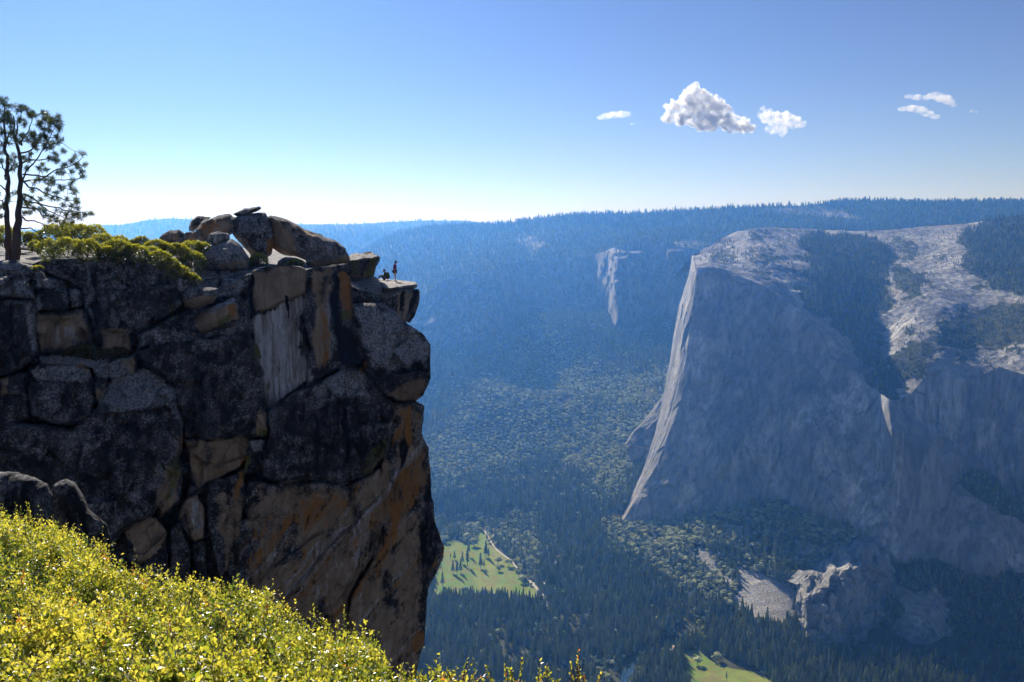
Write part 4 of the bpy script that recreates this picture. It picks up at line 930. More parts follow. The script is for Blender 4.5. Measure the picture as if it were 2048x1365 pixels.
crk = -.14 * np.clip(1 - ed / .05, 0, 1) * plainw * np.clip(fbm(P0 / 2.5, 2, 87) * 4 + .3, 0, 1)
# diagonal sheeting of the overhung lower face
dg = (P0[..., 0] * .62 - P0[..., 2] * .55) + fbm(P0 / 2.2, 3, 88) * .35
sheetn = (fbm(np.stack([dg / .75, P0[..., 0] * .10, P0[..., 2] * .10], -1), 5, 84, .6, True)) * .42 * low_w
vert = fbm(np.stack([P0[..., 0] / .45, P0[..., 1] * 0, P0[..., 2] / 4.5], -1), 4, 85, .6) * .22 * col_w
Hn = H + n_big + fc * .55 * plainw + fc2 * .20 * plainw + n_fine + crk + sheetn + vert
PC = at(Ug, Vg, Y0(Ug, Vg) - Hn)
A = paint(Ug + wu * .7, Vg + wv * .7)
A['grey'] = np.maximum(A['grey'], .32 + .3 * fbm(P0 / 2.2, 3, 93))
A['tan'] = A['tan'] * (1 - .55 * np.clip(fbm(P0 * np.array([1, 1, .5]) / 1.3, 4, 97) * 2.2, 0, 1)); sh_ = np.clip(fbm(np.stack([dg / .30, P0[..., 0] * .12, P0[..., 2] * .12], -1), 4, 99) * 3.4 - .35, 0, 1); A['pale'] = np.maximum(A['pale'], low_w * .62 * sh_); A['stain'] = np.maximum(A['stain'], low_w * .62 * np.clip(-fbm(np.stack([dg / .5, P0[..., 0] * .15, P0[..., 2] * .12], -1), 4, 101) * 3 - .45, 0, 1)); A['rust'] = np.maximum(A['rust'], low_w * .62 * np.clip(fbm(np.stack([dg / .6, P0[..., 0] * .15, P0[..., 2] * .15], -1), 4, 98) * 3 - .1, 0, 1))
# thickness: plateau behind the top edge, flank behind the right edge
V = [PC.reshape(-1, 3)]; F = [grid_faces(NTT, NS)]; base = NS * NTT; I = np.arange(base).reshape(NTT, NS)
EXT = {c: [A[c].ravel()] for c in CH}
def add_rows(idx, rows, val):
    global base
    n = len(idx); prev = idx
    for rw in rows:
        V.append(rw); cur = np.arange(n) + base; F.append(np.stack([prev[:-1], prev[1:], cur[1:], cur[:-1]], -1)); prev = cur; base += n
        for c in CH: EXT[c].append(np.full(n, val.get(c, 0.0)))
tp = PC[0]; rows = []
fall = np.clip((U0 - 690) / 60, 0, 1)
for dY in (.4, 1.0, 2, 3.5, 5.5, 8, 11, 15, 20, 26, 33, 41, 50):
    q = tp.copy(); k = (tp[:, 1] + dY) / tp[:, 1]; q[:, 1] += dY; q[:, 0] = tp[:, 0] * (1 + (k - 1) * 1.0) - fall * dY * .2
    flat = np.interp(U0, [-140, 330, 520, 861], [-2.15, -2.5, -3.05, -4.0]); w = min(1, dY / 6)
    q[:, 2] = (tp[:, 2] * (1 - w) + flat * w) * (1 - fall) + (tp[:, 2] - max(dY - 2.2, 0) * 1.2) * fall + fbm(np.c_[q[:, 0] / 2.5, q[:, 1] / 2.5, 0 * q[:, 0]], 4, 95) * .22 * min(1, dY)
    rows.append(q)
q = rows[-1].copy(); q[:, 1] += 3; q[:, 2] -= 50; rows.append(q)
add_rows(I[0], rows, {'pale': .55, 'grey': .6})
rp_ = PC[:, -1]; rows = []
for dY in (.5, 1.5, 4, 10, 22, 45):
    q = rp_ * (1 + dY / rp_[:, 1:2]); q[:, 0] += -dY * .16 + fbm(np.c_[q[:, 1] / 3, q[:, 2] / 3, 0 * q[:, 0]], 3, 96) * .3 * min(dY, 1); rows.append(q)
add_rows(I[:, -1], rows, {'grey': .4})
cl = mesh_obj('cliff', np.concatenate(V), np.concatenate(F), M_ROCK, attrs={c: np.concatenate(EXT[c]) for c in CH})
tag(cl, kind='structure')

# ------------------------------------------------------------------ loose boulders on the cliff
def paint_attr(P, extra=None, seed=0):
    u, v = uv_of(P); A = {c: np.zeros(len(P)) for c in CH}
    A['grey'] += .45 + .35 * fbm(P / 1.6, 3, 93 + seed)
    for ch, p, w, s_v in (extra or []):
        j = fbm(P / .5, 3, 9) * 7
        A[ch] = np.maximum(A[ch], s_v * soft(p, u + j, v + j, w))
    return A
def boulder(name, outline, Y, thick, label, cat='boulder', seed=0, extra=None, yv=0.0, yu=0.0, cen=None, rough=1.0, group=None, power=2.3, kindp=None):
    o = np.array(outline, float); c = np.array(cen, float) if cen else o.mean(0)
    # even resampling of the outline, seen from the centre
    d = np.r_[0, np.cumsum(np.hypot(*np.diff(np.r_[o, o[:1]], axis=0).T))]; n = max(70, int(d[-1] / 2.4))
    s0 = np.linspace(0, d[-1], n, endpoint=False); oc = np.r_[o, o[:1]]
    b = np.stack([np.interp(s0, d, oc[:, k]) for k in (0, 1)], -1)
    for _ in range(2): b = .5 * b + .25 * (np.roll(b, 1, 0) + np.roll(b, -1, 0))
    b += fbm(np.c_[b / 9, np.full(n, seed)], 3, seed + 3)[:, None] * (b - c) / (np.linalg.norm(b - c, axis=1, keepdims=True) + 1) * 2.2 * rough
    nr = 26; rr = np.sin(np.linspace(.02, 1, nr) * math.pi / 2)
    VV = []
    for side in (1, -1):
        for r_ in (rr if side == 1 else rr[::-1][1:]):
            uv = c + (b - c) * r_
            h = thick * (max(1 - r_ ** power, 0)) ** .55 * side
            Yb = Y + (uv[:, 1] - c[1]) * yv + (uv[:, 0] - c[0]) * yu
            VV.append(at(uv[:, 0], uv[:, 1], Yb - h))
    # keep the back half the same world width as the front: the sight lines spread, so pull nothing
    G = np.array(VV); R_, N_ = G.shape[:2]; Pm = G.reshape(-1, 3)
    cen3 = Pm.mean(0); sz = np.linalg.norm(Pm - cen3, axis=1).mean()
    dirn = (Pm - cen3) / (np.linalg.norm(Pm - cen3, axis=1, keepdims=True) + 1e-6)
    fcx, edx = facets((Pm + seed * 3.1) / (sz * .85), seed + 5)
    amp = (fbm((Pm + seed) / (sz * .8), 4, seed + 7) * .10 + fcx * .12) * sz * rough
    edge_keep = np.clip(1 - np.repeat(np.r_[rr, rr[::-1][1:]], N_) ** 6, .25, 1)
    Pm = Pm + dirn * (amp * edge_keep)[:, None]
    i = np.arange(R_ * N_).reshape(R_, N_); j = np.roll(i, -1, 1)
    Fq = np.stack([i[:-1], j[:-1], j[1:], i[1:]], -1).reshape(-1, 4)
    # caps
    a0, a1 = len(Pm), len(Pm) + 1; Pm2 = np.vstack([Pm, G[0].mean(0), G[-1].mean(0)]); faces = [tuple(map(int, f)) for f in Fq] + [(a0, int(i[0, (k + 1) % N_]), int(i[0, k])) for k in range(N_)] + [(a1, int(i[-1, k]), int(i[-1, (k + 1) % N_])) for k in range(N_)]
    at_ = paint_attr(Pm2, extra, seed)
    ob = mesh_obj(name, Pm2, faces, M_ROCK, attrs=at_)
    tag(ob, label, cat, group, kindp); return ob
def hull_rock(name, pts, label, cat='boulder', seed=0, extra=None, sub=5, amp=.12, kindp=None):
    W_ = at(*[np.array(c, float) for c in zip(*pts)])
    bm = bmesh.new()
    for p in W_: bm.verts.new(p)
    bmesh.ops.convex_hull(bm, input=bm.verts)
    bmesh.ops.delete(bm, geom=[v for v in bm.verts if not v.link_faces], context='VERTS')
    bmesh.ops.triangulate(bm, faces=bm.faces)
    for _ in range(6):
        long = [e for e in bm.edges if e.calc_length() > .28]
        if not long: break
        bmesh.ops.subdivide_edges(bm, edges=long, cuts=1); bmesh.ops.triangulate(bm, faces=[f for f in bm.faces if len(f.verts) > 3])
    for _ in range(2): bmesh.ops.smooth_vert(bm, verts=bm.verts, factor=.5, use_axis_x=True, use_axis_y=True, use_axis_z=True)
    bm.normal_update()
    Pm = np.array([v.co[:] for v in bm.verts]); Nn = np.array([v.normal[:] for v in bm.verts])
    d = fbm(Pm / 1.1, 5, seed + 1) * amp * 1.6 + facets(Pm / .9, seed)[0] * amp * .6
    st = fbm(np.stack([Pm[:, 0] / .35, Pm[:, 1] / .8, Pm[:, 2] / 3], -1), 3, seed) * amp * .8 * (1 - np.abs(Nn[:, 2]))
    Pm = Pm + Nn * (d + st)[:, None]
    fs = [tuple(v.index for v in f.verts) for f in bm.faces]; bm.free()
    ob = mesh_obj(name, Pm, fs, M_ROCK, attrs=paint_attr(Pm, extra, seed)); tag(ob, label, cat, None, kindp); return ob

boulder('boulder', [(537, 431), (549, 433), (577, 440), (611, 459), (640, 469), (671, 481), (691, 496), (701, 518), (697, 527), (663, 531), (640, 539), (622, 543), (614, 539), (611, 522), (594, 516), (569, 511), (552, 502), (545, 498), (541, 485), (538, 455)], 75, 2.1,
        'long rounded brown boulder sloping down to the right, right side of the little arch', seed=3, cen=(612, 488), extra=[('tan', [(538, 440), (560, 440), (585, 470), (600, 515), (569, 512), (545, 500)], 10, .8), ('tan', [(620, 525), (700, 512), (697, 527), (622, 545)], 5, .7), ('rust', [(540, 470), (556, 470), (566, 508), (545, 500)], 5, .6), ('tan', [(560, 436), (640, 468), (620, 480), (560, 460)], 14, .55)])
boulder('boulder', [(466, 436), (491, 427), (531, 424), (538, 436), (549, 467), (549, 490), (543, 508), (531, 520), (510, 517), (500, 508), (491, 497), (474, 479), (463, 470)], 74.5, 1.9,
        'big dark grey upright boulder forming the left side of the little arch', seed=5, cen=(508, 465), extra=[('rust', [(530, 480), (550, 470), (546, 500), (532, 518)], 5, .7), ('tan', [(495, 498), (535, 500), (530, 520), (505, 515)], 5, .6), ('stain', [(480, 440), (530, 430), (540, 480), (490, 490)], 20, .5)])
boulder('boulder', [(466, 428), (489, 417), (520, 413), (524, 417), (514, 424), (491, 431), (478, 436)], 74.3, .9, 'thin tilted stone slab lying on top of the boulder pile', seed=7)
boulder('boulder', [(391, 459), (403, 443), (434, 432), (457, 427), (474, 437), (474, 455), (463, 470), (450, 480), (430, 487), (405, 487), (393, 480)], 74, 1.7,
        'rust brown rounded boulder left of the dark upright boulder', seed=9, extra=[('tan', [(395, 450), (450, 435), (470, 450), (450, 475), (400, 480)], 14, .75), ('rust', [(400, 450), (430, 438), (440, 455), (405, 470)], 8, .7)])
boulder('boulder', [(377, 456), (381, 441), (397, 433), (423, 434), (410, 444), (396, 456), (388, 463), (378, 463)], 78, 1.2, 'dark round boulder half hidden at the upper left of the pile', seed=11)
boulder('boulder', [(367, 470), (374, 464), (391, 463), (396, 480), (390, 490), (370, 488)], 76, .7, 'small brown stone wedged between two boulders at the left of the pile', seed=13, extra=[('tan', [(370, 465), (392, 465), (392, 485), (372, 485)], 10, .6)])
boulder('boulder', [(318, 477), (326, 468), (337, 461), (360, 459), (369, 468), (374, 484), (365, 492), (349, 494), (325, 492)], 73, 1.0, 'rounded boulder standing apart at the left end of the pile above the shrubs', seed=15, extra=[('tan', [(325, 465), (360, 460), (360, 480), (330, 485)], 10, .55)])
boulder('boulder', [(413, 481), (421, 468), (437, 463), (456, 468), (460, 473), (459, 480), (446, 487), (434, 491), (417, 490)], 70.6, .75, 'small pale grey round boulder perched on the big grey boulder', seed=17, extra=[('pale', [(412, 462), (462, 462), (462, 492), (412, 492)], 6, .55)])
boulder('boulder', [(417, 492), (440, 486), (463, 477), (480, 486), (491, 504), (499, 524), (498, 541), (480, 547), (446, 550), (417, 548), (396, 542), (387, 524), (396, 504)], 70.5, 2.3,
        'big light grey boulder in front of the pile, beside the green shrubs', seed=19, extra=[('tan', [(440, 525), (495, 520), (495, 542), (440, 545)], 6, .55), ('grey', [(395, 500), (465, 478), (490, 505), (440, 520), (390, 525)], 10, .9)])
boulder('boulder', [(553, 532), (556, 521), (569, 515), (590, 516), (606, 520), (614, 528), (614, 542), (600, 545), (570, 544)], 73, .8, 'low round grey stone lying in the opening of the arch', seed=21)
boulder('boulder', [(360, 588), (366, 578), (380, 572), (400, 572), (437, 577), (438, 590), (426, 606), (397, 618), (370, 616), (362, 603)], 64.4, 1.7, 'grey topped overhanging stone jutting from the ledge below the shrubs', seed=23, extra=[('tan', [(365, 598), (436, 588), (425, 607), (370, 618)], 4, .8)])
boulder('boulder', [(378, 655), (388, 640), (400, 627), (430, 612), (455, 601), (468, 594), (477, 608), (482, 638), (470, 652), (440, 661), (400, 668), (382, 664)], 64.9, 1.8, 'tan wedge shaped boulder with yellow lichen stuck in the dark face', seed=25,
        extra=[('tan', [(380, 630), (470, 605), (480, 640), (400, 668)], 8, .85), ('moss', [(430, 640), (462, 625), (470, 640), (440, 658)], 5, .7), ('rust', [(458, 610), (472, 606), (472, 640), (456, 640)], 5, .7), ('pale', [(410, 618), (468, 594), (470, 602), (420, 624)], 3, .9)])  # narrow pale strip paints the sunlit top facet of the wedge
boulder('boulder', [(343, 556), (352, 551), (366, 552), (380, 562), (378, 574), (362, 590), (352, 580)], 63.6, .8, 'pale angular stone below the lowest tip of the shrubs', seed=27, extra=[('pale', [(343, 550), (382, 550), (380, 590), (345, 590)], 6, .5)])
boulder('boulder', [(370, 560), (384, 556), (396, 562), (404, 571), (385, 576), (372, 574)], 64.2, .8, 'small pale wedge stone right beside the angular one under the shrubs', seed=28, extra=[('pale', [(365, 550), (406, 550), (406, 580), (365, 580)], 6, .45)])
boulder('boulder', [(-60, 960), (0, 944), (35, 945), (70, 955), (96, 968), (106, 990), (108, 1040), (100, 1080), (0, 1090), (-60, 1060)], 34, 1.1, 'black lichen covered boulder at the left edge just above the yellow green bush', seed=29, rough=.8, extra=[('stain', [(-90, 930), (240, 930), (240, 1120), (-90, 1120)], 10, .56)])
boulder('boulder', [(100, 1000), (108, 970), (130, 958), (150, 964), (165, 990), (180, 1020), (215, 1050), (224, 1085), (180, 1110), (110, 1100)], 36, .9, 'black pointed boulder right of the lichen covered one behind the bush', seed=31, rough=.8, extra=[('stain', [(-90, 930), (240, 930), (240, 1120), (-90, 1120)], 10, .60)])
for k, (ol, y_, lab) in enumerate((([(28, 494), (60, 490), (88, 494), (90, 500), (40, 503)], 84, 'thin upper flat stone slab behind the pine trunk'), ([(-20, 505), (20, 499), (70, 503), (88, 510), (60, 520), (-20, 520)], 74, 'broad flat stone slab on the ground beside the pine trunk'), ([(-30, 516), (20, 517), (45, 522), (70, 530), (20, 536), (-30, 535)], 64, 'flat grey stone slab at the foot of the pine'))):
    boulder('stone_slab', ol, y_, 2.6 if k else 3.0, lab, 'stone slab', seed=41 + k, rough=.5, extra=[('pale', [(-40, 480), (100, 480), (100, 540), (-40, 540)], 5, .7)])

ZS = float(at(800, 571, 77)[2])     # height of the slab the hikers stand on
def level(u, v, z): p = at(u, v, 1.0); return (u, v, z / p[2])
def lvl(u, v): return level(u, v, ZS)
# flat topped square block under the right end of the pile
zt = float(at(720, 514, 76)[2])
hull_rock('boulder', [level(702, 509, zt), level(740, 507, zt), level(753, 509, zt), level(758, 516, zt), (700, 520, 75.4), (735, 519, 75.5), (756, 517, 76.5), (752, 533, 76.5), (744, 556, 77), (700, 562, 75.5), (690, 540, 76), (690, 520, 76), (744, 553, 84), (700, 558, 84)],
          'flat topped square boulder with a yellow lichen streak, right of the long brown boulder', seed=33, extra=[('moss', [(738, 520), (756, 515), (752, 535), (744, 555), (732, 555)], 4, 1.0), ('moss', [(700, 520), (722, 520), (718, 550), (702, 552)], 6, .7), ('tan', [(702, 520), (740, 520), (735, 555), (702, 560)], 8, .55), ('stain', [(722, 520), (738, 520), (728, 555), (715, 555)], 8, .7), ('moss', [(703, 525), (716, 522), (712, 540), (703, 545)], 5, .6), ('pale', [(700, 505), (756, 505), (754, 516), (700, 519)], 3, .9)])  # pale flat top adds sunlight to the rock colour
hull_rock('boulder', [(700, 563, 76), (745, 553, 77), (752, 556, 79), (763, 568, 76.5), (772, 577, 76), (769, 595, 75.5), (766, 616, 75), (735, 622, 73.6), (700, 618, 73.6), (690, 580, 76), (700, 576, 74.2), (752, 574, 74.6), (760, 570, 82), (740, 556, 84)],
          'grey block with a smooth sloping top, under the square boulder and beside the hikers', seed=35, amp=.10, extra=[('grey', [(695, 555), (770, 560), (760, 585), (695, 585)], 6, .95)])
SLAB = hull_rock('ledge_slab', [lvl(754, 557), lvl(766, 558.5), lvl(800, 560.5), lvl(832, 564), lvl(836, 568), lvl(812, 571), lvl(790, 574), lvl(769, 577), (835, 575, 78.5), (832, 577, 79), (806, 577, 76.2), (770, 586, 75.2), (764, 583, 77), (758, 573, 81), (830, 572, 85)],
          'thin flat overhanging slab of rock that the hikers are on', 'rock ledge', seed=37, amp=.07, extra=[('pale', [(750, 550), (840, 558), (836, 570), (770, 578)], 3, .95)])  # upper side painted paler where the sun strikes the slab
hull_rock('boulder', [(764, 585, 75.6), (800, 577, 76), (837, 581, 78), (841, 590, 78.5), (836, 616, 79), (820, 646, 79.5), (803, 641, 77), (766, 617, 75.3), (790, 632, 76), (764, 600, 75), (800, 583, 75.4), (830, 582, 84), (818, 640, 84), (770, 590, 82), (775, 615, 82)],
          'dark block with brown vertical streaks, jutting out beneath the slab of the hikers', seed=39, amp=.11, extra=[('tan', [(795, 585), (804, 583), (800, 635), (792, 628)], 3, .8), ('tan', [(812, 583), (826, 583), (812, 645), (803, 640)], 3, .75), ('stain', [(804, 583), (812, 583), (806, 640), (800, 635)], 3, .8), ('stain', [(826, 582), (838, 582), (828, 640), (814, 645)], 4, .7)])
# ================================================================== leaves helper
def leaf_cloud(C, D, L, Wd, lv, fold=.25):
    """leaves: centre C (N,3), direction D (N,3), length L, width Wd, value lv -> verts, quads, attr"""
    n = len(C); D = D / (np.linalg.norm(D, axis=1, keepdims=True) + 1e-9)
    r = RNG.normal(size=(n, 3)); S = np.cross(D, r); S /= np.linalg.norm(S, axis=1, keepdims=True) + 1e-9; N_ = np.cross(D, S)
    L = L[:, None]; Wd = Wd[:, None]
    a = C; m1 = C + D * L * .5 + S * Wd * .5 + N_ * Wd * fold; m2 = C + D * L * .5 - S * Wd * .5 + N_ * Wd * fold; t = C + D * L
    V = np.stack([a, m1, t, m2], 1).reshape(-1, 3); i = np.arange(n)[:, None] * 4
    F = np.concatenate([i + np.array([[0, 1, 2]]), i + np.array([[0, 2, 3]])])
    return V, F, np.repeat(lv, 4)
def tubes(paths, radii, sides=5):
    """paths: list of (n,3) arrays; radii: list of (r0, r1)"""
    VV = []; FF = []; b = 0
    for P, (r0, r1) in zip(paths, radii):
        P = np.asarray(P, float); n = len(P); T = np.gradient(P, axis=0); T /= np.linalg.norm(T, axis=1, keepdims=True) + 1e-9
        ref = np.array([0, 1.0, 0]) if abs(T[:, 1]).mean() < .8 else np.array([1.0, 0, 0])
        S = np.cross(T, ref); S /= np.linalg.norm(S, axis=1, keepdims=True) + 1e-9; Q = np.cross(S, T)
        rr = np.linspace(r0, r1, n) if np.ndim(r1) == 0 else None
        a = np.linspace(0, 2 * math.pi, sides, endpoint=False)
        ring = P[:, None] + rr[:, None, None] * (np.cos(a)[None, :, None] * S[:, None] + np.sin(a)[None, :, None] * Q[:, None])
        VV.append(ring.reshape(-1, 3)); i = np.arange(n * sides).reshape(n, sides) + b; j = np.roll(i, -1, 1)
        FF.append(np.stack([i[:-1], j[:-1], j[1:], i[1:]], -1).reshape(-1, 4)); b += n * sides
    return np.concatenate(VV), np.concatenate(FF)
def leaf_shader(name, stops, trans, tcol, gloss=.25, grough=.35):
    t = NT(name); lv = t.attr('lv').outputs['Fac']; c = t.ramp(lv, stops)
    d = t.n('BsdfDiffuse', {'Color': c}); tr = t.n('BsdfTranslucent', {'Color': t.mix(1.0, c, tcol, 'MULTIPLY')}); m = t.n('MixShader', {0: trans})
    t.link(d.outputs[0], m.inputs[1]); t.link(tr.outputs[0], m.inputs[2]); g = t.n('BsdfGlossy', {'Color': (1, 1, 1, 1), 'Roughness': grough})
    fr = t.n('LayerWeight', {'Blend': .25}); m2 = t.n('MixShader', {0: t.math('MULTIPLY', fr.outputs[0], gloss)}); t.link(m.outputs[0], m2.inputs[1]); t.link(g.outputs[0], m2.inputs[2])
    t.link(m2.outputs[0], t.out.inputs[0]); return t.m
M_LEAF = leaf_shader('shrub_leaf', [(0, (.03, .05, .012)), (.3, (.10, .16, .03)), (.55, (.30, .32, .04)), (.93, (.60, .54, .10)), (.975, (.45, .20, .06)), (1, (.40, .12, .04))], .55, (1.9, 1.75, 1.0), .25, .5)
M_LEDGE_LEAF = leaf_shader('ledge_shrub_leaf', [(0, (.03, .045, .012)), (.45, (.14, .165, .03)), (1, (.48, .46, .06))], .5, (1.7, 1.6, 1.0), .2)
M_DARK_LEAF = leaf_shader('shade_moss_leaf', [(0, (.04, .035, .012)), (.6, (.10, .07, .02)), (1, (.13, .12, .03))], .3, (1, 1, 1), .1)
M_NEEDLE = leaf_shader('pine_needle', [(0, (.02, .035, .02)), (.6, (.055, .085, .03)), (1, (.20, .22, .05))], .35, (1.5, 1.5, 1.0), .15)
M_TWIG = bark_mat('shrub_twig', (.10, .07, .06), (.28, .22, .20), 40)
M_PBARK = bark_mat('pine_bark', (.03, .022, .018), (.15, .095, .07), 7)
t = NT('dry_soil'); t.bsdf(t.mix(t.noise(t.coord(), 9, 5, .7), (.02, .018, .012), (.07, .055, .035)), 1.0); M_SOIL = t.m  # dark core under the leaves, so gaps read as shade

# ================================================================== near shrubs at the bottom left
NB = [(-120, 985, 9.6), (0, 1028, 9.0), (60, 1042, 8.6), (110, 1062, 8.4), (160, 1078, 8.2), (215, 1098, 8.0), (240, 1120, 7.9), (270, 1138, 7.8), (330, 1150, 7.6), (440, 1172, 7.4), (520, 1190, 7.2), (560, 1205, 7.1), (600, 1235, 7.0), (640, 1255, 6.9), (700, 1262, 6.8), (760, 1300, 6.7), (800, 1335, 6.6), (850, 1345, 6.5), (900, 1358, 6.4), (940, 1390, 6.3)]
nbp = [(u, v + 6, y) for u, v, y in NB] + [(-120, 1400, 3.4), (100, 1400, 3.3), (300, 1400, 3.2), (500, 1400, 3.2), (700, 1400, 3.6), (-120, 1180, 5.6), (100, 1200, 5.4), (300, 1270, 4.9), (500, 1300, 4.6), (650, 1330, 4.9), (0, 1300, 4.1), (200, 1330, 4.0), (-120, 1600, 2.3), (300, 1600, 2.2), (700, 1600, 2.3), (1000, 1600, 2.6), (900, 1450, 4.6), (1050, 1460, 5.4), (1200, 1480, 5.6)]
nw = np.array([at(*p) for p in nbp]); NB_T = TPS(nw[:, :2], nw[:, 2], 1e-3)
def bush_z(x, y): return NB_T(np.stack([x, y], -1))
def cells(x, y):
    f1, f2, _, _ = worley(np.stack([x / .52, y / .52, 0 * x + .5], -1) + fbm(np.stack([x / .2, y / .2, 0 * x], -1), 2, 205)[..., None] * .25, 206); return f1, f2 - f1
def lump(x, y): return fbm(np.stack([x / .75, y / .75, 0 * x], -1), 3, 201, .5) * .26 + (.45 - cells(x, y)[0]) * .42
gx, gy = np.meshgrid(np.linspace(-5.6, 1.6, 90), np.linspace(1.6, 9.8, 90))
gz = bush_z(gx, gy) - .40 + lump(gx, gy)
gu_, gv_ = uv_of(np.stack([gx, gy, gz], -1)); gz -= np.clip((np.interp(gu_, [p[0] for p in NB], [p[1] + 30 for p in NB]) - gv_) / 60, 0, 5) * .5
gz -= np.clip(gx + .9, 0, 9) * 1.2
und = mesh_obj('slope', np.stack([gx, gy, gz], -1).reshape(-1, 3), grid_faces(90, 90), M_SOIL); tag(und, kind='structure')
nb_top = np.array(NB)
def near_shrub(name, sel, n, label, seed, x0=-5.2, x1=.4, y0=2.2, y1=9.4, boost=1.0, tall=1.0):
    g = np.random.default_rng(seed)
    x = g.uniform(x0, x1, n * 6); y = np.sqrt(g.uniform(y0 ** 1.2, y1 ** 1.2, n * 6) ** (2 / 1.2))
    z = bush_z(x, y) + lump(x, y); P = np.stack([x, y, z], -1); u, v = uv_of(P)
    vt = np.interp(u, nb_top[:, 0], nb_top[:, 1])
    ok = sel(u, v) & (v > vt - 2) & (u > -90) & (v < 1480)
    P, u, v = P[ok][:n], u[ok][:n], v[ok][:n]; m = len(P)
    gp_ = fbm(P / .21, 3, 240); kp = (gp_ > -.22) | (g.random(m) < .22); P, u, v = P[kp], u[kp], v[kp]; m = len(P)
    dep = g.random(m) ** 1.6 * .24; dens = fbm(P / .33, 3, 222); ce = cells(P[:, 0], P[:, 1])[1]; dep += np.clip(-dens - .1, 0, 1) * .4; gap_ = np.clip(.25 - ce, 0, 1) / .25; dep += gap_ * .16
    base = P - np.array([0, 0, 1.0]) * dep[:, None]
    dirn = np.stack([g.normal(-.12, .45, m), g.normal(-.05, .45, m), g.uniform(.6, 1.2, m)], -1); dirn /= np.linalg.norm(dirn, axis=1, keepdims=True)
    ln = g.uniform(.06, .15, m) * (1 + (g.random(m) < .06) * g.uniform(.5, 1.3, m)) * tall
    k = 13; tt = (np.arange(k) + .5) / k
    C = (g.normal(0, .006, (m, k, 3)) + base[:, None] - dirn[:, None] * ln[:, None, None] * .4 + dirn[:, None] * ln[:, None, None] * tt[None, :, None] * 1.3)
    ph = g.uniform(0, 6.28, m)[:, None] + np.arange(k)[None] * 2.4
    S = np.cross(dirn, np.array([.3, .9, .2])); S /= np.linalg.norm(S, axis=1, keepdims=True); Q = np.cross(S, dirn)
    D = S[:, None] * np.cos(ph)[..., None] + Q[:, None] * np.sin(ph)[..., None] + dirn[:, None] * (.35 + .9 * tt[None, :, None]) + g.normal(0, .42, (m, k, 3))
    sz = g.uniform(.020, .036, (m, k)) * (1.1 - .35 * tt[None]) * g.uniform(.8, 1.25, (m, 1))
    lvv = np.clip(g.normal(.50, .14, (m, 1)) + g.normal(0, .12, (m, k)) + .28 * tt[None] - dep[:, None] * 1.5 - gap_[:, None] * .12 + .25 * fbm(P / .5, 2, 230)[:, None], .02, .92)  # shade put into leaf colour: darker with depth and in gaps
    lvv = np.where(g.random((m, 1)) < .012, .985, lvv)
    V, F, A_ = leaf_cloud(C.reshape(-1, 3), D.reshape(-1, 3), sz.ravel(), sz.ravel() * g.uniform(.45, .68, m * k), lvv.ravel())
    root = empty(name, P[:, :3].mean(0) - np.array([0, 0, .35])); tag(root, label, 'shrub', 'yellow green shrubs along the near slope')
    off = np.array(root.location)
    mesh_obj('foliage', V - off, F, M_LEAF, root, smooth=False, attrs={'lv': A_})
    q = g.choice(m, min(m, 500), replace=False)
    paths = [np.array([base[i] + np.array([g.normal(0, .05), g.normal(0, .05), -.18]), base[i] - dirn[i] * ln[i] * .4, base[i] + dirn[i] * ln[i] * .9]) - off for i in q]
    bare = g.choice(m, 26, replace=False)
    for i in bare:
        b = P[i] - off; d_ = np.array([g.normal(0, .5), g.normal(0, .3), .8]); d_ /= np.linalg.norm(d_); L_ = g.uniform(.05, .13)
        paths.append(np.array([b - d_ * .1, b + d_ * L_ * .5 + g.normal(0, .01, 3), b + d_ * L_ + g.normal(0, .02, 3)]))
    V, F = tubes(paths, [(.0028, .0013)] * len(paths), 3)
    mesh_obj('twigs', V, F, M_TWIG, root)
    return root
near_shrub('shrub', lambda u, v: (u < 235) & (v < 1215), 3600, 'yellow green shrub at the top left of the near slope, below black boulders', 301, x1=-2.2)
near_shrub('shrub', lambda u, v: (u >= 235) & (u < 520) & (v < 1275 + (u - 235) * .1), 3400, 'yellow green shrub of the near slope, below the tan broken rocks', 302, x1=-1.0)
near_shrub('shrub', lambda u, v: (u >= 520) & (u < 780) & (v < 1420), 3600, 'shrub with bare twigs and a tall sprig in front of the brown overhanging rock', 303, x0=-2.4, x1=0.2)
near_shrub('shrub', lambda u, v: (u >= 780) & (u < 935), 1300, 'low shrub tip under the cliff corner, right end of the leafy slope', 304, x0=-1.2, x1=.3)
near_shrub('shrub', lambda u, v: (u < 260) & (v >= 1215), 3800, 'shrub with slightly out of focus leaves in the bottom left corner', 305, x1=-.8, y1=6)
near_shrub('shrub', lambda u, v: (u >= 260) & (u < 520) & (v >= 1277 + (u - 235) * .1), 3000, 'shrub at the bottom edge, second from the left corner', 306, x0=-3, x1=-.4, y1=6)
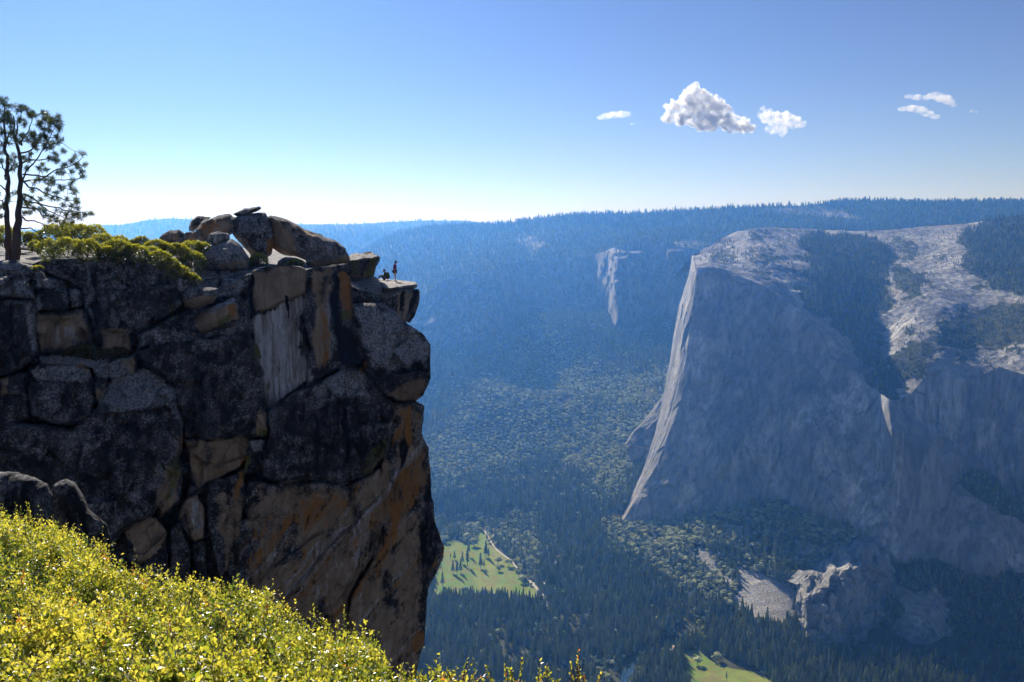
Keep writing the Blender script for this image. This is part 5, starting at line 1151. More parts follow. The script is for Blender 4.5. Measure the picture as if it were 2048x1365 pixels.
# sprigs standing above the outline
def sprig(name, u, v, Y, n, spread, label, seed, tilt=(0, 0, 1), bare=0, lvb=.6, hgt=.16):
    g = np.random.default_rng(seed); b = at(u, v, Y); root = empty(name, b - np.array([0, 0, hgt])); tag(root, label, 'shrub'); off = np.array(root.location)
    C = []; D = []; paths = []
    for i in range(n):
        s0 = b + np.array([g.normal(0, spread), g.normal(0, spread * .6), -hgt]); d_ = np.array(tilt) + g.normal(0, .42, 3); d_ /= np.linalg.norm(d_); L_ = hgt * g.uniform(.6, 1.25)
        mid_ = s0 + d_ * L_ * .5 + g.normal(0, .012, 3); e = s0 + d_ * L_; paths.append(np.array([s0 - np.array([0, 0, .1]), mid_, e]) - off)
        if i < bare: continue
        for k in range(16):
            t_ = .25 + .75 * k / 15; C.append(s0 + (e - s0) * t_); a = k * 2.4; D.append(np.array([math.cos(a), math.sin(a), .2]) + d_ * (.4 + t_) + g.normal(0, .5, 3))
    C = np.array(C); D = np.array(D); m = len(C); sz = g.uniform(.013, .024, m)
    V, F, A_ = leaf_cloud(C, D, sz, sz * .55, np.clip(g.normal(lvb, .16, m), 0, 1))
    mesh_obj('foliage', V - off, F, M_LEAF, root, smooth=False, attrs={'lv': A_})
    V, F = tubes(paths, [(.003, .0014)] * len(paths), 4); mesh_obj('twigs', V, F, M_TWIG, root)
sprig('shrub', 905, 1330, 5.2, 7, .03, 'single leafy sprig rising by the cliff foot at the bottom edge', 311, (.35, 0, 1))
sprig('shrub', 963, 1348, 5.0, 4, .02, 'tiny leafy sprig alone at the bottom edge, left of the larger one', 312, hgt=.1)
sprig('shrub', 1045, 1336, 4.8, 16, .065, 'leafy shrub top with one red brown leaf tip at the bottom edge over the valley', 313, lvb=.66, hgt=.14)
sprig('shrub', 1165, 1322, 4.6, 14, .04, 'nearly bare twiggy shrub top at the bottom edge, furthest right', 314, bare=9, lvb=.85, hgt=.17)
sprig('shrub', 55, 1012, 9.0, 9, .07, 'leafy shrub tip standing up against the black boulder at far left', 315, hgt=.22)
sprig('shrub', 642, 1222, 6.8, 8, .05, 'tall leafy sprig standing up before the brown rock in mid slope', 316, hgt=.18)

# ================================================================== shrubs on the cliff top
def ledge_shrub(name, lumps, label, dens=3.4, mat=None, seed=0, leaf=.10, cat='shrub', kind=None, group='shrubs on the cliff top'):
    """lumps: (u, v, Y, ru, rv) ellipsoids in photo pixels at distance Y"""
    g = np.random.default_rng(seed); C = []; N_ = []; lv = []
    for (u, v, Y, ru, rv) in lumps:
        c = at(u, v + 2, Y); rx = ru * 1.08 * Y / FPX; rz = rv * 1.22 * Y / FPX; ry = max(rx, rz) * .8
        n = int(dens * 330 * (rx * rz + rx * ry) / .6) + 60
        d = g.normal(size=(n, 3)); d /= np.linalg.norm(d, axis=1, keepdims=True); d[:, 2] = np.where((d[:, 2] < -.35) & (g.random(n) < .6), -d[:, 2], d[:, 2])
        lumpy = 1 + .30 * fbm(d * 3.1 + seed, 3, seed + 1) + .12 * fbm(d * 9 + seed, 2, seed + 4)
        r_ = g.uniform(.72, 1.0, n) ** .6
        P = c + d * lumpy[:, None] * r_[:, None] * np.array([rx, ry, rz]); C.append(P); N_.append(d); lv.append(np.clip(.12 + .5 * g.random(n) * (r_ > .85) + .45 * d[:, 2] + .2 * fbm(P / .4, 2, 77), 0, 1))  # leaf tone carries painted light: paler above and outside, darker within
    C = np.concatenate(C); N_ = np.concatenate(N_); lv = np.concatenate(lv); m = len(C)
    off = C.mean(0); off[2] = C[:, 2].min(); D = N_ * .7 + g.normal(0, .6, (m, 3)) + np.array([0, 0, .45]); sz = g.uniform(.6, 1.3, m) * leaf
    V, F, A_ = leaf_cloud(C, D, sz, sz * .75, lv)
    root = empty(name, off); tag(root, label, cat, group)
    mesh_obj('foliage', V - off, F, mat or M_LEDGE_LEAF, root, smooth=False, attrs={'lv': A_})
    k = g.choice(m, min(m, 160), replace=False); b = np.array([[lumps[0][0], lumps[0][1] + lumps[0][4] * .9, lumps[0][2]]])
    paths = []
    for i in k:
        li = lumps[g.integers(len(lumps))]; s0 = at(li[0], li[1] + li[4] * .8, li[2]); e = C[i]
        if np.linalg.norm(e - s0) > 2.2: continue
        paths.append(np.array([s0, (s0 + e) / 2 + g.normal(0, .08, 3), e]) - off)
    if len(paths) > 10:
        V, F = tubes(paths, [(.02, .008)] * len(paths), 3); mesh_obj('twigs', V, F, M_TWIG, root)
    return root
ledge_shrub('shrub', [(110, 478, 68, 34, 22), (140, 466, 70, 30, 16), (165, 466, 69, 22, 14), (100, 500, 64, 24, 18), (135, 500, 62, 30, 20)], 'tallest green shrub on the cliff top, just right of the pine', seed=401)
ledge_shrub('shrub', [(190, 474, 66, 22, 20), (205, 492, 64, 28, 20), (175, 500, 61, 26, 18)], 'shrub with reddish leaf tips on the cliff top, right of the tallest one', seed=402)
ledge_shrub('shrub', [(238, 486, 66, 20, 12), (235, 500, 62, 32, 17), (270, 505, 62, 26, 13), (215, 507, 61, 20, 12)], 'low wide yellow green shrub on the rim above the dark slab wall', seed=403)
ledge_shrub('shrub', [(282, 484, 68, 14, 10), (262, 488, 68, 10, 8)], 'small round dark shrub on the skyline left of the rounded boulder', seed=404)
ledge_shrub('shrub', [(312, 494, 66, 20, 13), (300, 505, 64, 22, 10), (330, 498, 66, 16, 10)], 'bright yellow green shrub below the rounded boulder on the cliff top', seed=405)
ledge_shrub('shrub', [(385, 500, 69, 28, 15), (360, 512, 67, 22, 20), (385, 524, 67, 24, 18), (405, 494, 69, 14, 8), (350, 498, 67, 14, 10)], 'dense shrub with bright top leaning against the big light grey boulder', seed=406)
ledge_shrub('shrub', [(318, 515, 62, 22, 12), (338, 530, 62.5, 20, 13), (356, 544, 63, 20, 13), (375, 555, 63.5, 20, 9), (392, 560, 64, 9, 5)], 'yellow green shrub trailing down over the rim to the right', seed=407)
ledge_shrub('shrub', [(517, 522, 70.5, 17, 13), (505, 528, 70.5, 9, 9)], 'small dark mossy shrub at the foot of the little arch', seed=408)
ledge_shrub('shrub', [(590, 530, 71.8, 14, 11)], 'tiny dark shrub growing under the long brown boulder', seed=409)
ledge_shrub('shrub', [(8, 472, 70, 24, 16), (45, 478, 72, 18, 12), (-30, 476, 68, 30, 18)], 'green shrub behind the pine trunk at the left edge', seed=410)
ledge_shrub('shrub', [(70, 492, 66, 12, 9), (60, 478, 72, 12, 12)], 'small bushy plant between the pine trunk and the tallest shrub', seed=411)
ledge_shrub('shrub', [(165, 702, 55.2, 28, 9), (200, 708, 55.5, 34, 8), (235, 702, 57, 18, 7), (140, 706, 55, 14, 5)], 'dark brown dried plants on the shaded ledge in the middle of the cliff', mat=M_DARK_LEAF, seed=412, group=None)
ledge_shrub('shrub', [(76, 536, 57, 10, 4), (92, 526, 58, 8, 5)], 'tiny red leaved plant in the crack below the pine', seed=413, group=None)

# ================================================================== the pine
PY = 61.0
def Z(x, y, dy=0.0): return at(x / 3.79, 180 + y / 3.79, PY + dy)
root = empty('pine_tree', at(26, 528, PY)); tag(root, 'dark twin trunked pine with clumped needles at the left edge of the cliff top', 'pine tree'); off = np.array(root.location)
def path(pts, n=24, dy0=0, dy1=0, wob=.05, seed=0):
    q = np.array(pts, float); d = np.r_[0, np.cumsum(np.hypot(*np.diff(q, axis=0).T))]; s0 = np.linspace(0, d[-1], n)
    x = np.interp(s0, d, q[:, 0]); y = np.interp(s0, d, q[:, 1])
    for _ in range(2): x[1:-1] = .5 * x[1:-1] + .25 * (x[:-2] + x[2:]); y[1:-1] = .5 * y[1:-1] + .25 * (y[:-2] + y[2:])
    P = at(x / 3.79, 180 + y / 3.79, PY + np.linspace(dy0, dy1, n)); P += fbm(np.stack([s0 / 60, 0 * s0 + seed, 0 * s0], -1), 3, 500)[:, None] * wob; return P
TR = [([(62, 1345), (62, 1290), (60, 1150), (52, 950), (62, 700), (42, 450), (36, 200), (22, 90)], .23, .03, 0, .4), ([(118, 1350), (112, 1290), (126, 1150), (132, 1000), (148, 850), (160, 700), (155, 500), (145, 420), (105, 350), (100, 200)], .27, .035, -.1, -.4),
      ([(-70, 1260), (-60, 900), (-50, 650), (-45, 400), (-40, 150)], .10, .03, 1.0, .5)]
LB = [[(165, 740), (200, 600), (280, 540), (330, 430), (390, 360), (440, 240)], [(155, 475), (240, 460), (300, 380), (350, 300), (340, 200)], [(178, 690), (300, 690), (360, 650), (420, 605), (520, 585), (600, 545), (640, 485)],
      [(178, 635), (320, 655), (450, 680), (560, 690), (630, 660)], [(178, 700), (260, 745), (360, 785), (450, 830), (520, 830), (590, 840)], [(170, 790), (270, 840), (370, 880), (470, 910), (600, 930), (680, 940)],
      [(165, 830), (260, 860), (340, 900), (420, 930), (500, 970), (560, 1000)], [(160, 900), (260, 910), (330, 940), (420, 1000), (500, 1050)], [(158, 970), (250, 990), (330, 1020), (390, 1060)], [(158, 1045), (240, 1055), (290, 1075)],
      [(45, 900), (10, 850), (-60, 800)], [(48, 680), (10, 560), (-50, 500)], [(45, 500), (10, 380), (-60, 330)], [(48, 770), (-10, 730), (-80, 740)], [(150, 430), (200, 330), (245, 210)], [(145, 420), (120, 300), (160, 160)], [(40, 420), (75, 300), (60, 180)], [(55, 640), (110, 560), (120, 500)], [(160, 560), (230, 520), (330, 530), (430, 505)]]
tp_ = [path(p, 40, a, b, .08, i) for i, (p, r0, r1, a, b) in enumerate(TR)]
# trunk swelling at the base
V, F = tubes([q - off for q in tp_], [(r[1], r[2]) for r in TR], 12)
sc_ = 1 + .10 * fbm(V * np.array([6, 6, 1.2]), 4, 510)[:, None] * 0
mesh_obj('trunk', V + fbm(V * np.array([5, 5, .8]), 4, 511)[:, None] * .05 * np.array([1, 1, 0]), F, M_PBARK, root)
lp = [path(p, 26, RNG.uniform(-.3, .3), RNG.uniform(-1.6, 1.6), .14, 20 + i) for i, p in enumerate(LB)]
skel = np.concatenate(tp_ + lp); paths = list(lp); rad = [(.06, .018)] * len(lp)
TU = [(20, 80), (40, 110), (105, 125), (150, 160), (170, 135), (200, 150), (245, 180), (230, 190), (330, 180), (345, 215), (300, 250), (290, 270), (375, 220), (380, 250), (440, 215), (455, 240), (450, 290), (420, 270), (400, 240), (20, 190), (50, 180), (15, 240), (50, 240), (75, 220), (90, 260), (145, 230), (180, 270), (250, 200), (115, 320), (160, 350), (120, 390), (90, 340), (200, 380), (230, 350), (250, 330), (270, 380), (310, 350), (350, 360), (340, 310), (380, 310), (430, 360), (440, 400), (400, 410), (360, 400), (300, 400), (260, 430), (240, 400), (330, 440), (390, 440), (20, 420), (60, 400), (10, 340), (40, 320), (485, 470), (635, 490), (560, 520), (540, 550), (570, 560), (635, 575), (600, 590), (620, 620), (620, 660), (500, 570), (470, 590), (430, 500), (400, 520), (440, 540), (380, 530), (440, 630), (470, 640), (540, 630), (550, 680), (530, 720), (560, 760), (490, 740), (460, 740), (410, 700), (370, 720), (380, 690), (340, 690), (300, 600), (320, 570), (340, 610), (260, 710), (250, 760), (100, 600), (120, 570), (80, 530), (100, 500), (20, 480), (10, 550), (70, 560), (210, 540), (230, 500), (205, 590), (180, 520), (510, 820), (560, 790), (580, 830), (590, 850), (480, 880), (530, 880), (580, 890), (395, 830), (440, 820), (350, 800), (310, 840), (640, 945), (680, 940), (600, 940), (560, 950), (540, 920), (590, 970), (500, 950), (460, 930), (520, 980), (400, 960), (380, 1000), (350, 950), (430, 990), (460, 1010), (200, 860), (180, 820), (220, 880), (230, 850), (50, 810), (60, 840), (150, 820), (100, 790), (190, 940), (210, 930), (10, 960), (15, 880), (250, 900), (300, 910), (340, 930), (490, 1000), (545, 1000), (300, 680), (420, 780), (360, 760), (395, 1060), (430, 1045), (350, 1060), (300, 1085), (460, 1080), (500, 1060), (-20, 150), (-40, 260), (-30, 380), (-50, 480), (-40, 600), (-60, 700), (-30, 780), (-60, 840), (-20, 900), (330, 1130), (380, 1160), (420, 1200), (360, 1220), (400, 1270), (340, 1290)]
g = np.random.default_rng(77); NC = []; ND = []; NL = []
for i, (x, y) in enumerate(TU):
    for rep in range(3 if y < 460 else 2):
        c = Z(x + (g.normal(0, 14) if rep else 0), y + (g.normal(0, 12) if rep else 0), g.uniform(-1.5, 1.5) if y < 1100 else g.uniform(-1.2, .2))
        dd = skel - c; dist_ = np.linalg.norm(dd * np.array([1, .8, 1]), axis=1) + np.clip(skel[:, 2] - c[2], 0, 9) * .4; k = dist_.argmin(); s0 = skel[k]
        mid_ = (s0 + c) / 2 + np.array([0, 0, -.10 * np.linalg.norm(c - s0)]) + g.normal(0, .04, 3)
        tt = np.linspace(0, 1, 6)[:, None]; tw = s0 * (1 - tt) ** 2 + 2 * mid_ * tt * (1 - tt) + c * tt ** 2
        if len(paths) < 520: paths.append(tw); rad.append((.018, .008)); skel = np.concatenate([skel, tw[2:]])
        ax = c - s0; ax /= np.linalg.norm(ax) + 1e-6; ax = ax * .6 + np.array([0, 0, .5]); m = 62
        dn = g.normal(size=(m, 3)) + ax * .75; dn /= np.linalg.norm(dn, axis=1, keepdims=True)
        NC.append(c + g.normal(0, .045, (m, 3)) - dn * .02); ND.append(dn); NL.append(np.clip(g.normal(.42 if y < 1000 else .8, .2, m) + (.3 if g.random() < .12 else 0), 0, 1))  # lowest and some random tufts coloured yellower, as sunlit needles
V, F = tubes([q - off for q in paths], rad, 5); mesh_obj('branches', V, F, M_PBARK, root)
NC = np.concatenate(NC); ND = np.concatenate(ND); NL = np.concatenate(NL); sz = g.uniform(.19, .34, len(NC))
V, F, A_ = leaf_cloud(NC, ND, sz, np.full(len(NC), .024), NL, 0); mesh_obj('needles', V - off, F, M_NEEDLE, root, smooth=False, attrs={'lv': A_})
# ================================================================== the two hikers
def plain(name, col, rough=.8, spec=.2, bumpy=0):
    t = NT(name); n = t.noise(t.coord(), 30, 4, .6)
    t.bsdf(t.mix(n, tuple(c * .75 for c in col), tuple(min(1, c * 1.2) for c in col)), rough, t.bump(n, .4, .01), spec); return t.m
M_SKIN = plain('skin', (.50, .30, .21), .6); M_JACKET = plain('maroon_fabric', (.20, .035, .10)); M_BLACK = plain('black_fabric', (.015, .015, .02)); M_HAIR = plain('brown_hair', (.05, .028, .018))
M_SHOE = plain('grey_shoe', (.22, .21, .20)); M_OLIVE = plain('olive_fabric', (.09, .10, .035)); M_BROWN = plain('brown_fabric', (.13, .075, .045)); M_SOLE = plain('pale_sole', (.55, .53, .5))
def skin_body(name, joints, edges, mat, parent, sub=2, root_i=0):
    """joints: (x,y,z,rx,ry) -> one continuous skinned surface, converted to a plain mesh"""
    me = bpy.data.meshes.new(name); me.from_pydata([j[:3] for j in joints], edges, []); o = bpy.data.objects.new(name, me); COL.objects.link(o)
    md = o.modifiers.new('skin', 'SKIN'); md.use_smooth_shade = True; sv = me.skin_vertices[0].data if me.skin_vertices else None
    if sv is None:
        bm = bmesh.new(); bm.from_mesh(me); bm.verts.layers.skin.verify(); bm.to_mesh(me); bm.free(); sv = me.skin_vertices[0].data
    for i, j in enumerate(joints): sv[i].radius = (j[3], j[4] if len(j) > 4 else j[3]); sv[i].use_root = (i == root_i)
    s_ = o.modifiers.new('sub', 'SUBSURF'); s_.levels = sub; s_.render_levels = sub
    dg = bpy.context.evaluated_depsgraph_get(); ev = o.evaluated_get(dg); nm = bpy.data.meshes.new_from_object(ev)
    bpy.data.objects.remove(o); nm.name = name; nm.materials.clear(); nm.materials.append(mat)
    nm.polygons.foreach_set('use_smooth', np.ones(len(nm.polygons), bool))
    ob = bpy.data.objects.new(name, nm); COL.objects.link(ob); ob.parent = parent; return ob
def blob(name, c, r, mat, parent, rot=(0, 0, 0), sub=3, f=None):
    v, fa = ico(sub); v = v * np.array(r)
    if f is not None: v = f(v)
    M_ = np.array(Matrix.Rotation(rot[2], 3, 'Z') @ Matrix.Rotation(rot[1], 3, 'Y') @ Matrix.Rotation(rot[0], 3, 'X')); v = v @ M_.T + np.array(c)
    return mesh_obj(name, v, fa, mat, parent)
def fingers(hx, hy, hz, base_i, down, side, curl=.3):
    """five finger chains leaving the palm: returns joints and edges"""
    J = []; E = []; d = Vector(down).normalized(); s = Vector(side).normalized(); n = d.cross(s)
    for k, (off_, L_) in enumerate(((-.030, .062), (-.010, .074), (.010, .078), (.028, .070))):
        a = Vector((hx, hy, hz)) + s * off_ + d * .035; b = a + d * L_ * .5 + n * curl * .012; c = b + d * L_ * .45 + n * curl * .03; i0 = len(J)
        J += [(*a, .0095), (*b, .0085), (*c, .007)]; E += [(base_i, ('n', i0)), (('n', i0), ('n', i0 + 1)), (('n', i0 + 1), ('n', i0 + 2))]
    a = Vector((hx, hy, hz)) - s * .036 + d * .002; b = a - s * .022 + d * .028; c = b + d * .028; i0 = len(J)
    J += [(*a, .011), (*b, .010), (*c, .008)]; E += [(base_i, ('n', i0)), (('n', i0), ('n', i0 + 1)), (('n', i0 + 1), ('n', i0 + 2))]
    return J, E
def build_body(J, E, hands, name, mat, parent):
    J = list(J); E = list(E)
    for (i, down, side) in hands:
        j, e = fingers(*J[i][:3], i, down, side); b = len(J); J += j
        E += [tuple((x[1] + b) if isinstance(x, tuple) else x for x in q) for q in e]
    return skin_body(name, J, E, mat, parent)
# --- standing hiker, faces +x (to the right), head bent down
st = empty('person', level(790, 565, ZS) and at(*level(790, 564.6, ZS))); st.location.z += .04
tag(st, 'person standing in a maroon jacket, black cap and shorts, looking down over the edge', 'person')
J = [(0, 0, .90, .13, .10), (.0, 0, 1.05, .115, .10), (.01, 0, 1.22, .135, .10), (.02, 0, 1.36, .12, .08), (.045, 0, 1.43, .05), (.075, 0, 1.50, .05),
     (0, .09, .86, .085), (.03, .095, .48, .055), (-.03, .10, .08, .036), (.05, .10, .03, .034), (.13, .10, .02, .028),
     (0, -.09, .86, .085), (.05, -.10, .48, .055), (.05, -.11, .08, .036), (.12, -.11, .03, .034), (.20, -.11, .02, .028),
     (.02, .17, 1.34, .055), (-.03, .21, 1.08, .042), (.05, .20, .86, .030), (.07, .20, .80, .030, .018),
     (.02, -.17, 1.34, .055), (-.03, -.21, 1.08, .042), (.05, -.20, .86, .030), (.07, -.20, .80, .030, .018)]
E = [(0, 1), (1, 2), (2, 3), (3, 4), (4, 5), (0, 6), (6, 7), (7, 8), (8, 9), (9, 10), (0, 11), (11, 12), (12, 13), (13, 14), (14, 15), (3, 16), (16, 17), (17, 18), (18, 19), (3, 20), (20, 21), (21, 22), (22, 23)]
body = build_body(J, E, [(19, (.1, 0, -1), (1, 0, 0)), (23, (.1, 0, -1), (1, 0, 0))], 'body', M_SKIN, st)
def headf(v):
    v = v.copy(); k = v[:, 0] > .05
    nose = np.exp(-((v[:, 1] / .018) ** 2 + ((v[:, 2] + .01) / .025) ** 2)) * (v[:, 0] > 0) * .022
    chin = np.exp(-((v[:, 1] / .04) ** 2 + ((v[:, 2] + .085) / .03) ** 2)) * (v[:, 0] > 0) * .015
    eye = np.exp(-(((np.abs(v[:, 1]) - .032) / .014) ** 2 + ((v[:, 2] - .018) / .012) ** 2)) * (v[:, 0] > 0) * .008
    mouth = np.exp(-((v[:, 1] / .025) ** 2 + ((v[:, 2] + .052) / .006) ** 2)) * (v[:, 0] > 0) * .005
    v[:, 0] += nose + chin - eye - mouth; v[:, 1] *= 1 - .22 * (v[:, 2] < -.03) * np.clip(-v[:, 2] / .12, 0, 1); return v
blob('head', (.12, 0, 1.575), (.095, .076, .115), M_SKIN, st, (0, R(32), 0), 4, headf)
blob('hair', (.075, 0, 1.57), (.088, .082, .115), M_HAIR, st, (0, R(30), 0), 3)
blob('ponytail', (.0, 0, 1.47), (.035, .035, .11), M_HAIR, st, (0, R(20), 0), 3)
cap = blob('cap', (.115, 0, 1.625), (.105, .088, .075), M_BLACK, st, (0, R(30), 0), 3)
pk_ = blob('cap_peak', (.22, 0, 1.575), (.07, .07, .012), M_BLACK, st, (0, R(50), 0), 3)
JJ = [(-.005, 0, .88, .155, .125), (-.005, 0, 1.02, .145, .12), (.01, 0, 1.22, .155, .12), (.02, 0, 1.36, .13, .095), (.045, 0, 1.44, .065), (.02, .175, 1.34, .075), (-.03, .215, 1.08, .062), (.035, .205, .90, .050), (.02, -.175, 1.34, .075), (-.03, -.215, 1.08, .062), (.035, -.205, .90, .050)]
skin_body('jacket', JJ, [(0, 1), (1, 2), (2, 3), (3, 4), (3, 5), (5, 6), (6, 7), (3, 8), (8, 9), (9, 10)], M_JACKET, st)
skin_body('shorts', [(-.01, 0, .86, .155, .135), (0, .09, .82, .115), (.01, .095, .68, .105), (0, -.09, .82, .115), (.02, -.10, .68, .105)], [(0, 1), (1, 2), (0, 3), (3, 4)], M_BLACK, st)
for y_, x_ in ((.10, .04), (-.11, .11)):
    sh = blob('shoe', (x_, y_, .035), (.135, .052, .045), M_SHOE, st, (0, 0, 0), 3, lambda v: np.c_[v[:, 0], v[:, 1], np.maximum(v[:, 2], -.03)])
    sole = blob('sole', (x_, y_, .008), (.140, .056, .014), M_SOLE, st, (0, 0, 0), 2); sole.parent = sh
st.rotation_euler = (0, 0, R(-8))
bag = empty('waist_bag', Vector(st.location) + Vector((-.15, -.08, .86))); tag(bag, 'small black waist bag hanging on the back of the standing hiker', 'bag')
blob('pouch', (0, 0, 0), (.09, .14, .085), M_BLACK, bag, (0, R(-10), 0), 3, lambda v: v * (1 - .15 * (np.abs(v[:, 2:3]) > .06)))
blob('flap', (-.02, 0, .05), (.085, .125, .035), M_BLACK, bag, (0, R(-10), 0), 3)
# --- seated hiker, faces -x
se = empty('person', at(*level(771, 561.0, ZS))); se.location.z += .03
tag(se, 'person sitting on the rock in olive and brown clothes with knees drawn up', 'person')
J = [(0, 0, .13, .14, .13), (.02, 0, .30, .12, .11), (-.01, 0, .48, .13, .10), (-.03, 0, .60, .11, .08), (-.055, 0, .67, .05), (-.08, 0, .72, .05),
     (-.10, .10, .13, .085), (-.42, .13, .36, .062), (-.62, .13, .09, .042), (-.70, .13, .04, .034), (-.80, .13, .03, .028),
     (-.10, -.10, .13, .085), (-.44, -.12, .40, .062), (-.60, -.12, .09, .042), (-.68, -.12, .04, .034), (-.78, -.12, .03, .028),
     (-.03, .18, .58, .055), (-.10, .23, .34, .042), (-.32, .18, .38, .030), (-.38, .17, .39, .030, .018),
     (-.03, -.18, .58, .055), (-.10, -.23, .34, .042), (-.32, -.18, .40, .030), (-.38, -.17, .41, .030, .018)]
build_body(J, E, [(19, (-1, 0, -.2), (0, 1, 0)), (23, (-1, 0, -.2), (0, 1, 0))], 'body', M_SKIN, se)
blob('head', (-.11, 0, .80), (.095, .076, .115), M_SKIN, se, (0, R(-12), R(180)), 4, headf)
blob('hair', (-.075, 0, .825), (.095, .084, .105), M_HAIR, se, (0, R(12), 0), 3)
blob('cap', (-.10, 0, .86), (.105, .088, .06), M_BROWN, se, (0, R(-8), 0), 3)
skin_body('shirt', [(0, 0, .16, .15, .14), (.02, 0, .32, .14, .12), (-.01, 0, .48, .15, .115), (-.03, 0, .61, .12, .09), (-.05, 0, .67, .06), (-.03, .185, .58, .072), (-.10, .235, .34, .058), (-.26, .20, .37, .046), (-.03, -.185, .58, .072), (-.10, -.235, .34, .058), (-.26, -.20, .39, .046)],
          [(0, 1), (1, 2), (2, 3), (3, 4), (3, 5), (5, 6), (6, 7), (3, 8), (8, 9), (9, 10)], M_OLIVE, se)
skin_body('trousers', [(0, 0, .12, .155, .14), (-.10, .10, .13, .105), (-.42, .13, .36, .078), (-.60, .13, .11, .058), (-.10, -.10, .13, .105), (-.44, -.12, .40, .078), (-.58, -.12, .11, .058)], [(0, 1), (1, 2), (2, 3), (0, 4), (4, 5), (5, 6)], M_BROWN, se)
for y_ in (.13, -.12): blob('shoe', (-.72, y_, .045), (.13, .05, .045), M_BLACK, se, (0, R(6), 0), 3)
bp = empty('backpack', Vector(se.location) + Vector((.20, -.02, 0))); tag(bp, 'olive green backpack on the back of the seated hiker', 'backpack')
def packf(v): return np.sign(v) * np.abs(v / np.array([.13, .17, .27])) ** .6 * np.array([.13, .17, .27])
blob('pack_body', (0, 0, .33), (.13, .17, .27), M_OLIVE, bp, (0, R(5), 0), 4, packf)
blob('top_lid', (0, 0, .61), (.14, .17, .05), M_OLIVE, bp, (0, R(8), 0), 3)
blob('front_pocket', (.13, 0, .26), (.05, .12, .14), M_BLACK, bp, (0, 0, 0), 3)
for y_ in (.09, -.09):
    V, F = tubes([np.array([(-.10, y_, .58), (-.20, y_ * 1.2, .56), (-.26, y_ * 1.3, .42), (-.18, y_ * 1.4, .24), (-.10, y_, .18)])], [(.018, .018)], 6); mesh_obj('strap', V, F, M_BLACK, bp)

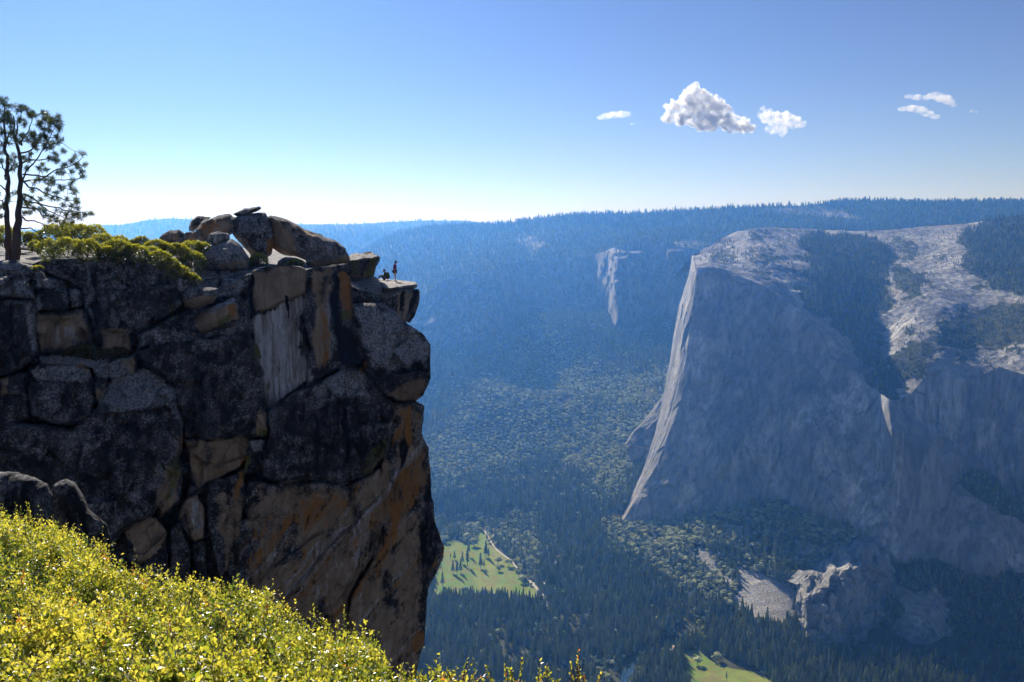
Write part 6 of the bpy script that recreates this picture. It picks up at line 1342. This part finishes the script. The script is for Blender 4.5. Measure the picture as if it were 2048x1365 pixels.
# ================================================================== clouds, far beyond the haze
def cloud_mat(name, d, lo, hi, sc):
    t = NT(name); g = t.coord()
    n = t.noise(g, sc, 8, .62, .3)
    env = t.attr('core')   # unused on volumes without attributes
    f = t.ramp(n, [(lo, 0), (hi, 1)])
    pv = t.n('VolumePrincipled', {'Color': (1, 1, 1, 1), 'Density': t.math('MULTIPLY', f, d), 'Anisotropy': .5, 'Absorption Color': (1, 1, 1, 1)}); t.link(pv.outputs[0], t.out.inputs['Volume']); return t.m
M_CL_BIG = cloud_mat('cumulus_vapour', .038, .43, .64, .009); M_CL_WISP = cloud_mat('wisp_vapour', .014, .40, .68, .012); M_CL_THIN = cloud_mat('thin_vapour', .016, .44, .66, .011)
CY = 15000.0
def cloud(lumps, label, seed, mat, disp=(60, 16), flat=.9, wide=1.0):
    """each cloud: one closed lumpy hull filled with uneven vapour"""
    g = np.random.default_rng(seed); bm = bmesh.new(); c0 = at(lumps[0][0], lumps[0][1], CY); px = CY / FPX
    for (u, v, r_) in lumps:
        q = at(u, v, CY) - c0; rr = r_ * px
        bmesh.ops.create_icosphere(bm, subdivisions=3, radius=1, matrix=Matrix.Translation(q) @ Matrix.Diagonal((rr * wide, rr * 1.1, rr * flat, 1)))
    me = bpy.data.meshes.new('cloud'); bm.to_mesh(me); bm.free(); tmp = bpy.data.objects.new('cloud_tmp', me); COL.objects.link(tmp)
    rm = tmp.modifiers.new('remesh', 'REMESH'); rm.mode = 'VOXEL'; rm.voxel_size = max(5.0, min(16.0, min(l[2] for l in lumps) * px / 3.2))
    ev = tmp.evaluated_get(bpy.context.evaluated_depsgraph_get()); nm = bpy.data.meshes.new_from_object(ev); bpy.data.objects.remove(tmp)
    V = np.empty(len(nm.vertices) * 3, np.float32); nm.vertices.foreach_get('co', V); V = V.reshape(-1, 3); N_ = np.empty(len(V) * 3, np.float32); nm.vertex_normals.foreach_get('vector', N_); N_ = N_.reshape(-1, 3)
    a_ = fbm(V / 130, 5, seed, .6); V = V + N_ * ((np.abs(a_) * 2.2 - .35)[:, None] * disp[0] + fbm(V / 34, 3, seed + 3, .6)[:, None] * disp[1])
    nm.vertices.foreach_set('co', V.astype(np.float32).ravel()); nm.update(); nm.name = 'cloud'; nm.materials.clear(); nm.materials.append(mat); nm.polygons.foreach_set('use_smooth', np.ones(len(nm.polygons), bool))
    o = bpy.data.objects.new('cloud', nm); COL.objects.link(o); o.location = c0; tag(o, label, 'cloud', kind='structure'); return o
cloud([(1385, 186, 19), (1375, 202, 20), (1400, 203, 26), (1424, 216, 26), (1350, 218, 17), (1338, 236, 14), (1358, 240, 16), (1388, 230, 26), (1415, 240, 26), (1444, 232, 25), (1462, 246, 21), (1482, 250, 17), (1500, 256, 11), (1332, 212, 7)], 'big white cumulus cloud with a grey shaded middle', 601, M_CL_BIG)
cloud([(1534, 232, 16), (1554, 240, 19), (1572, 240, 18), (1590, 246, 14), (1562, 257, 15), (1545, 260, 11), (1602, 250, 8), (1525, 222, 9)], 'smaller bright white cloud right of the big one', 602, M_CL_THIN)
cloud([(1203, 235, 6), (1214, 232, 8), (1228, 230, 9), (1242, 229, 9), (1253, 229, 7)], 'small thin white cloud left of the big one', 603, M_CL_WISP, (10, 8), .8, 1.7)
cloud([(1818, 193, 6), (1834, 195, 8), (1852, 196, 7), (1870, 192, 10), (1886, 197, 11), (1898, 204, 8), (1906, 211, 5)], 'upper thin white cloud at the right side of the sky', 604, M_CL_WISP, (10, 8), .8, 1.7)
cloud([(1806, 218, 7), (1824, 217, 9), (1840, 220, 9), (1855, 227, 8), (1870, 234, 6)], 'lower thin white cloud at the right side of the sky', 605, M_CL_WISP, (10, 8), .8, 1.7)
cloud([(1263, 248, 3.5), (1270, 248, 3)], 'tiny wisp of cloud below the small left cloud', 606, M_CL_WISP, (6, 4), .7)
cloud([(1943, 222, 4), (1952, 224, 3.5)], 'tiny wisp of cloud furthest right in the sky', 607, M_CL_WISP, (6, 4), .7)
SC.cycles.volume_bounces = 3
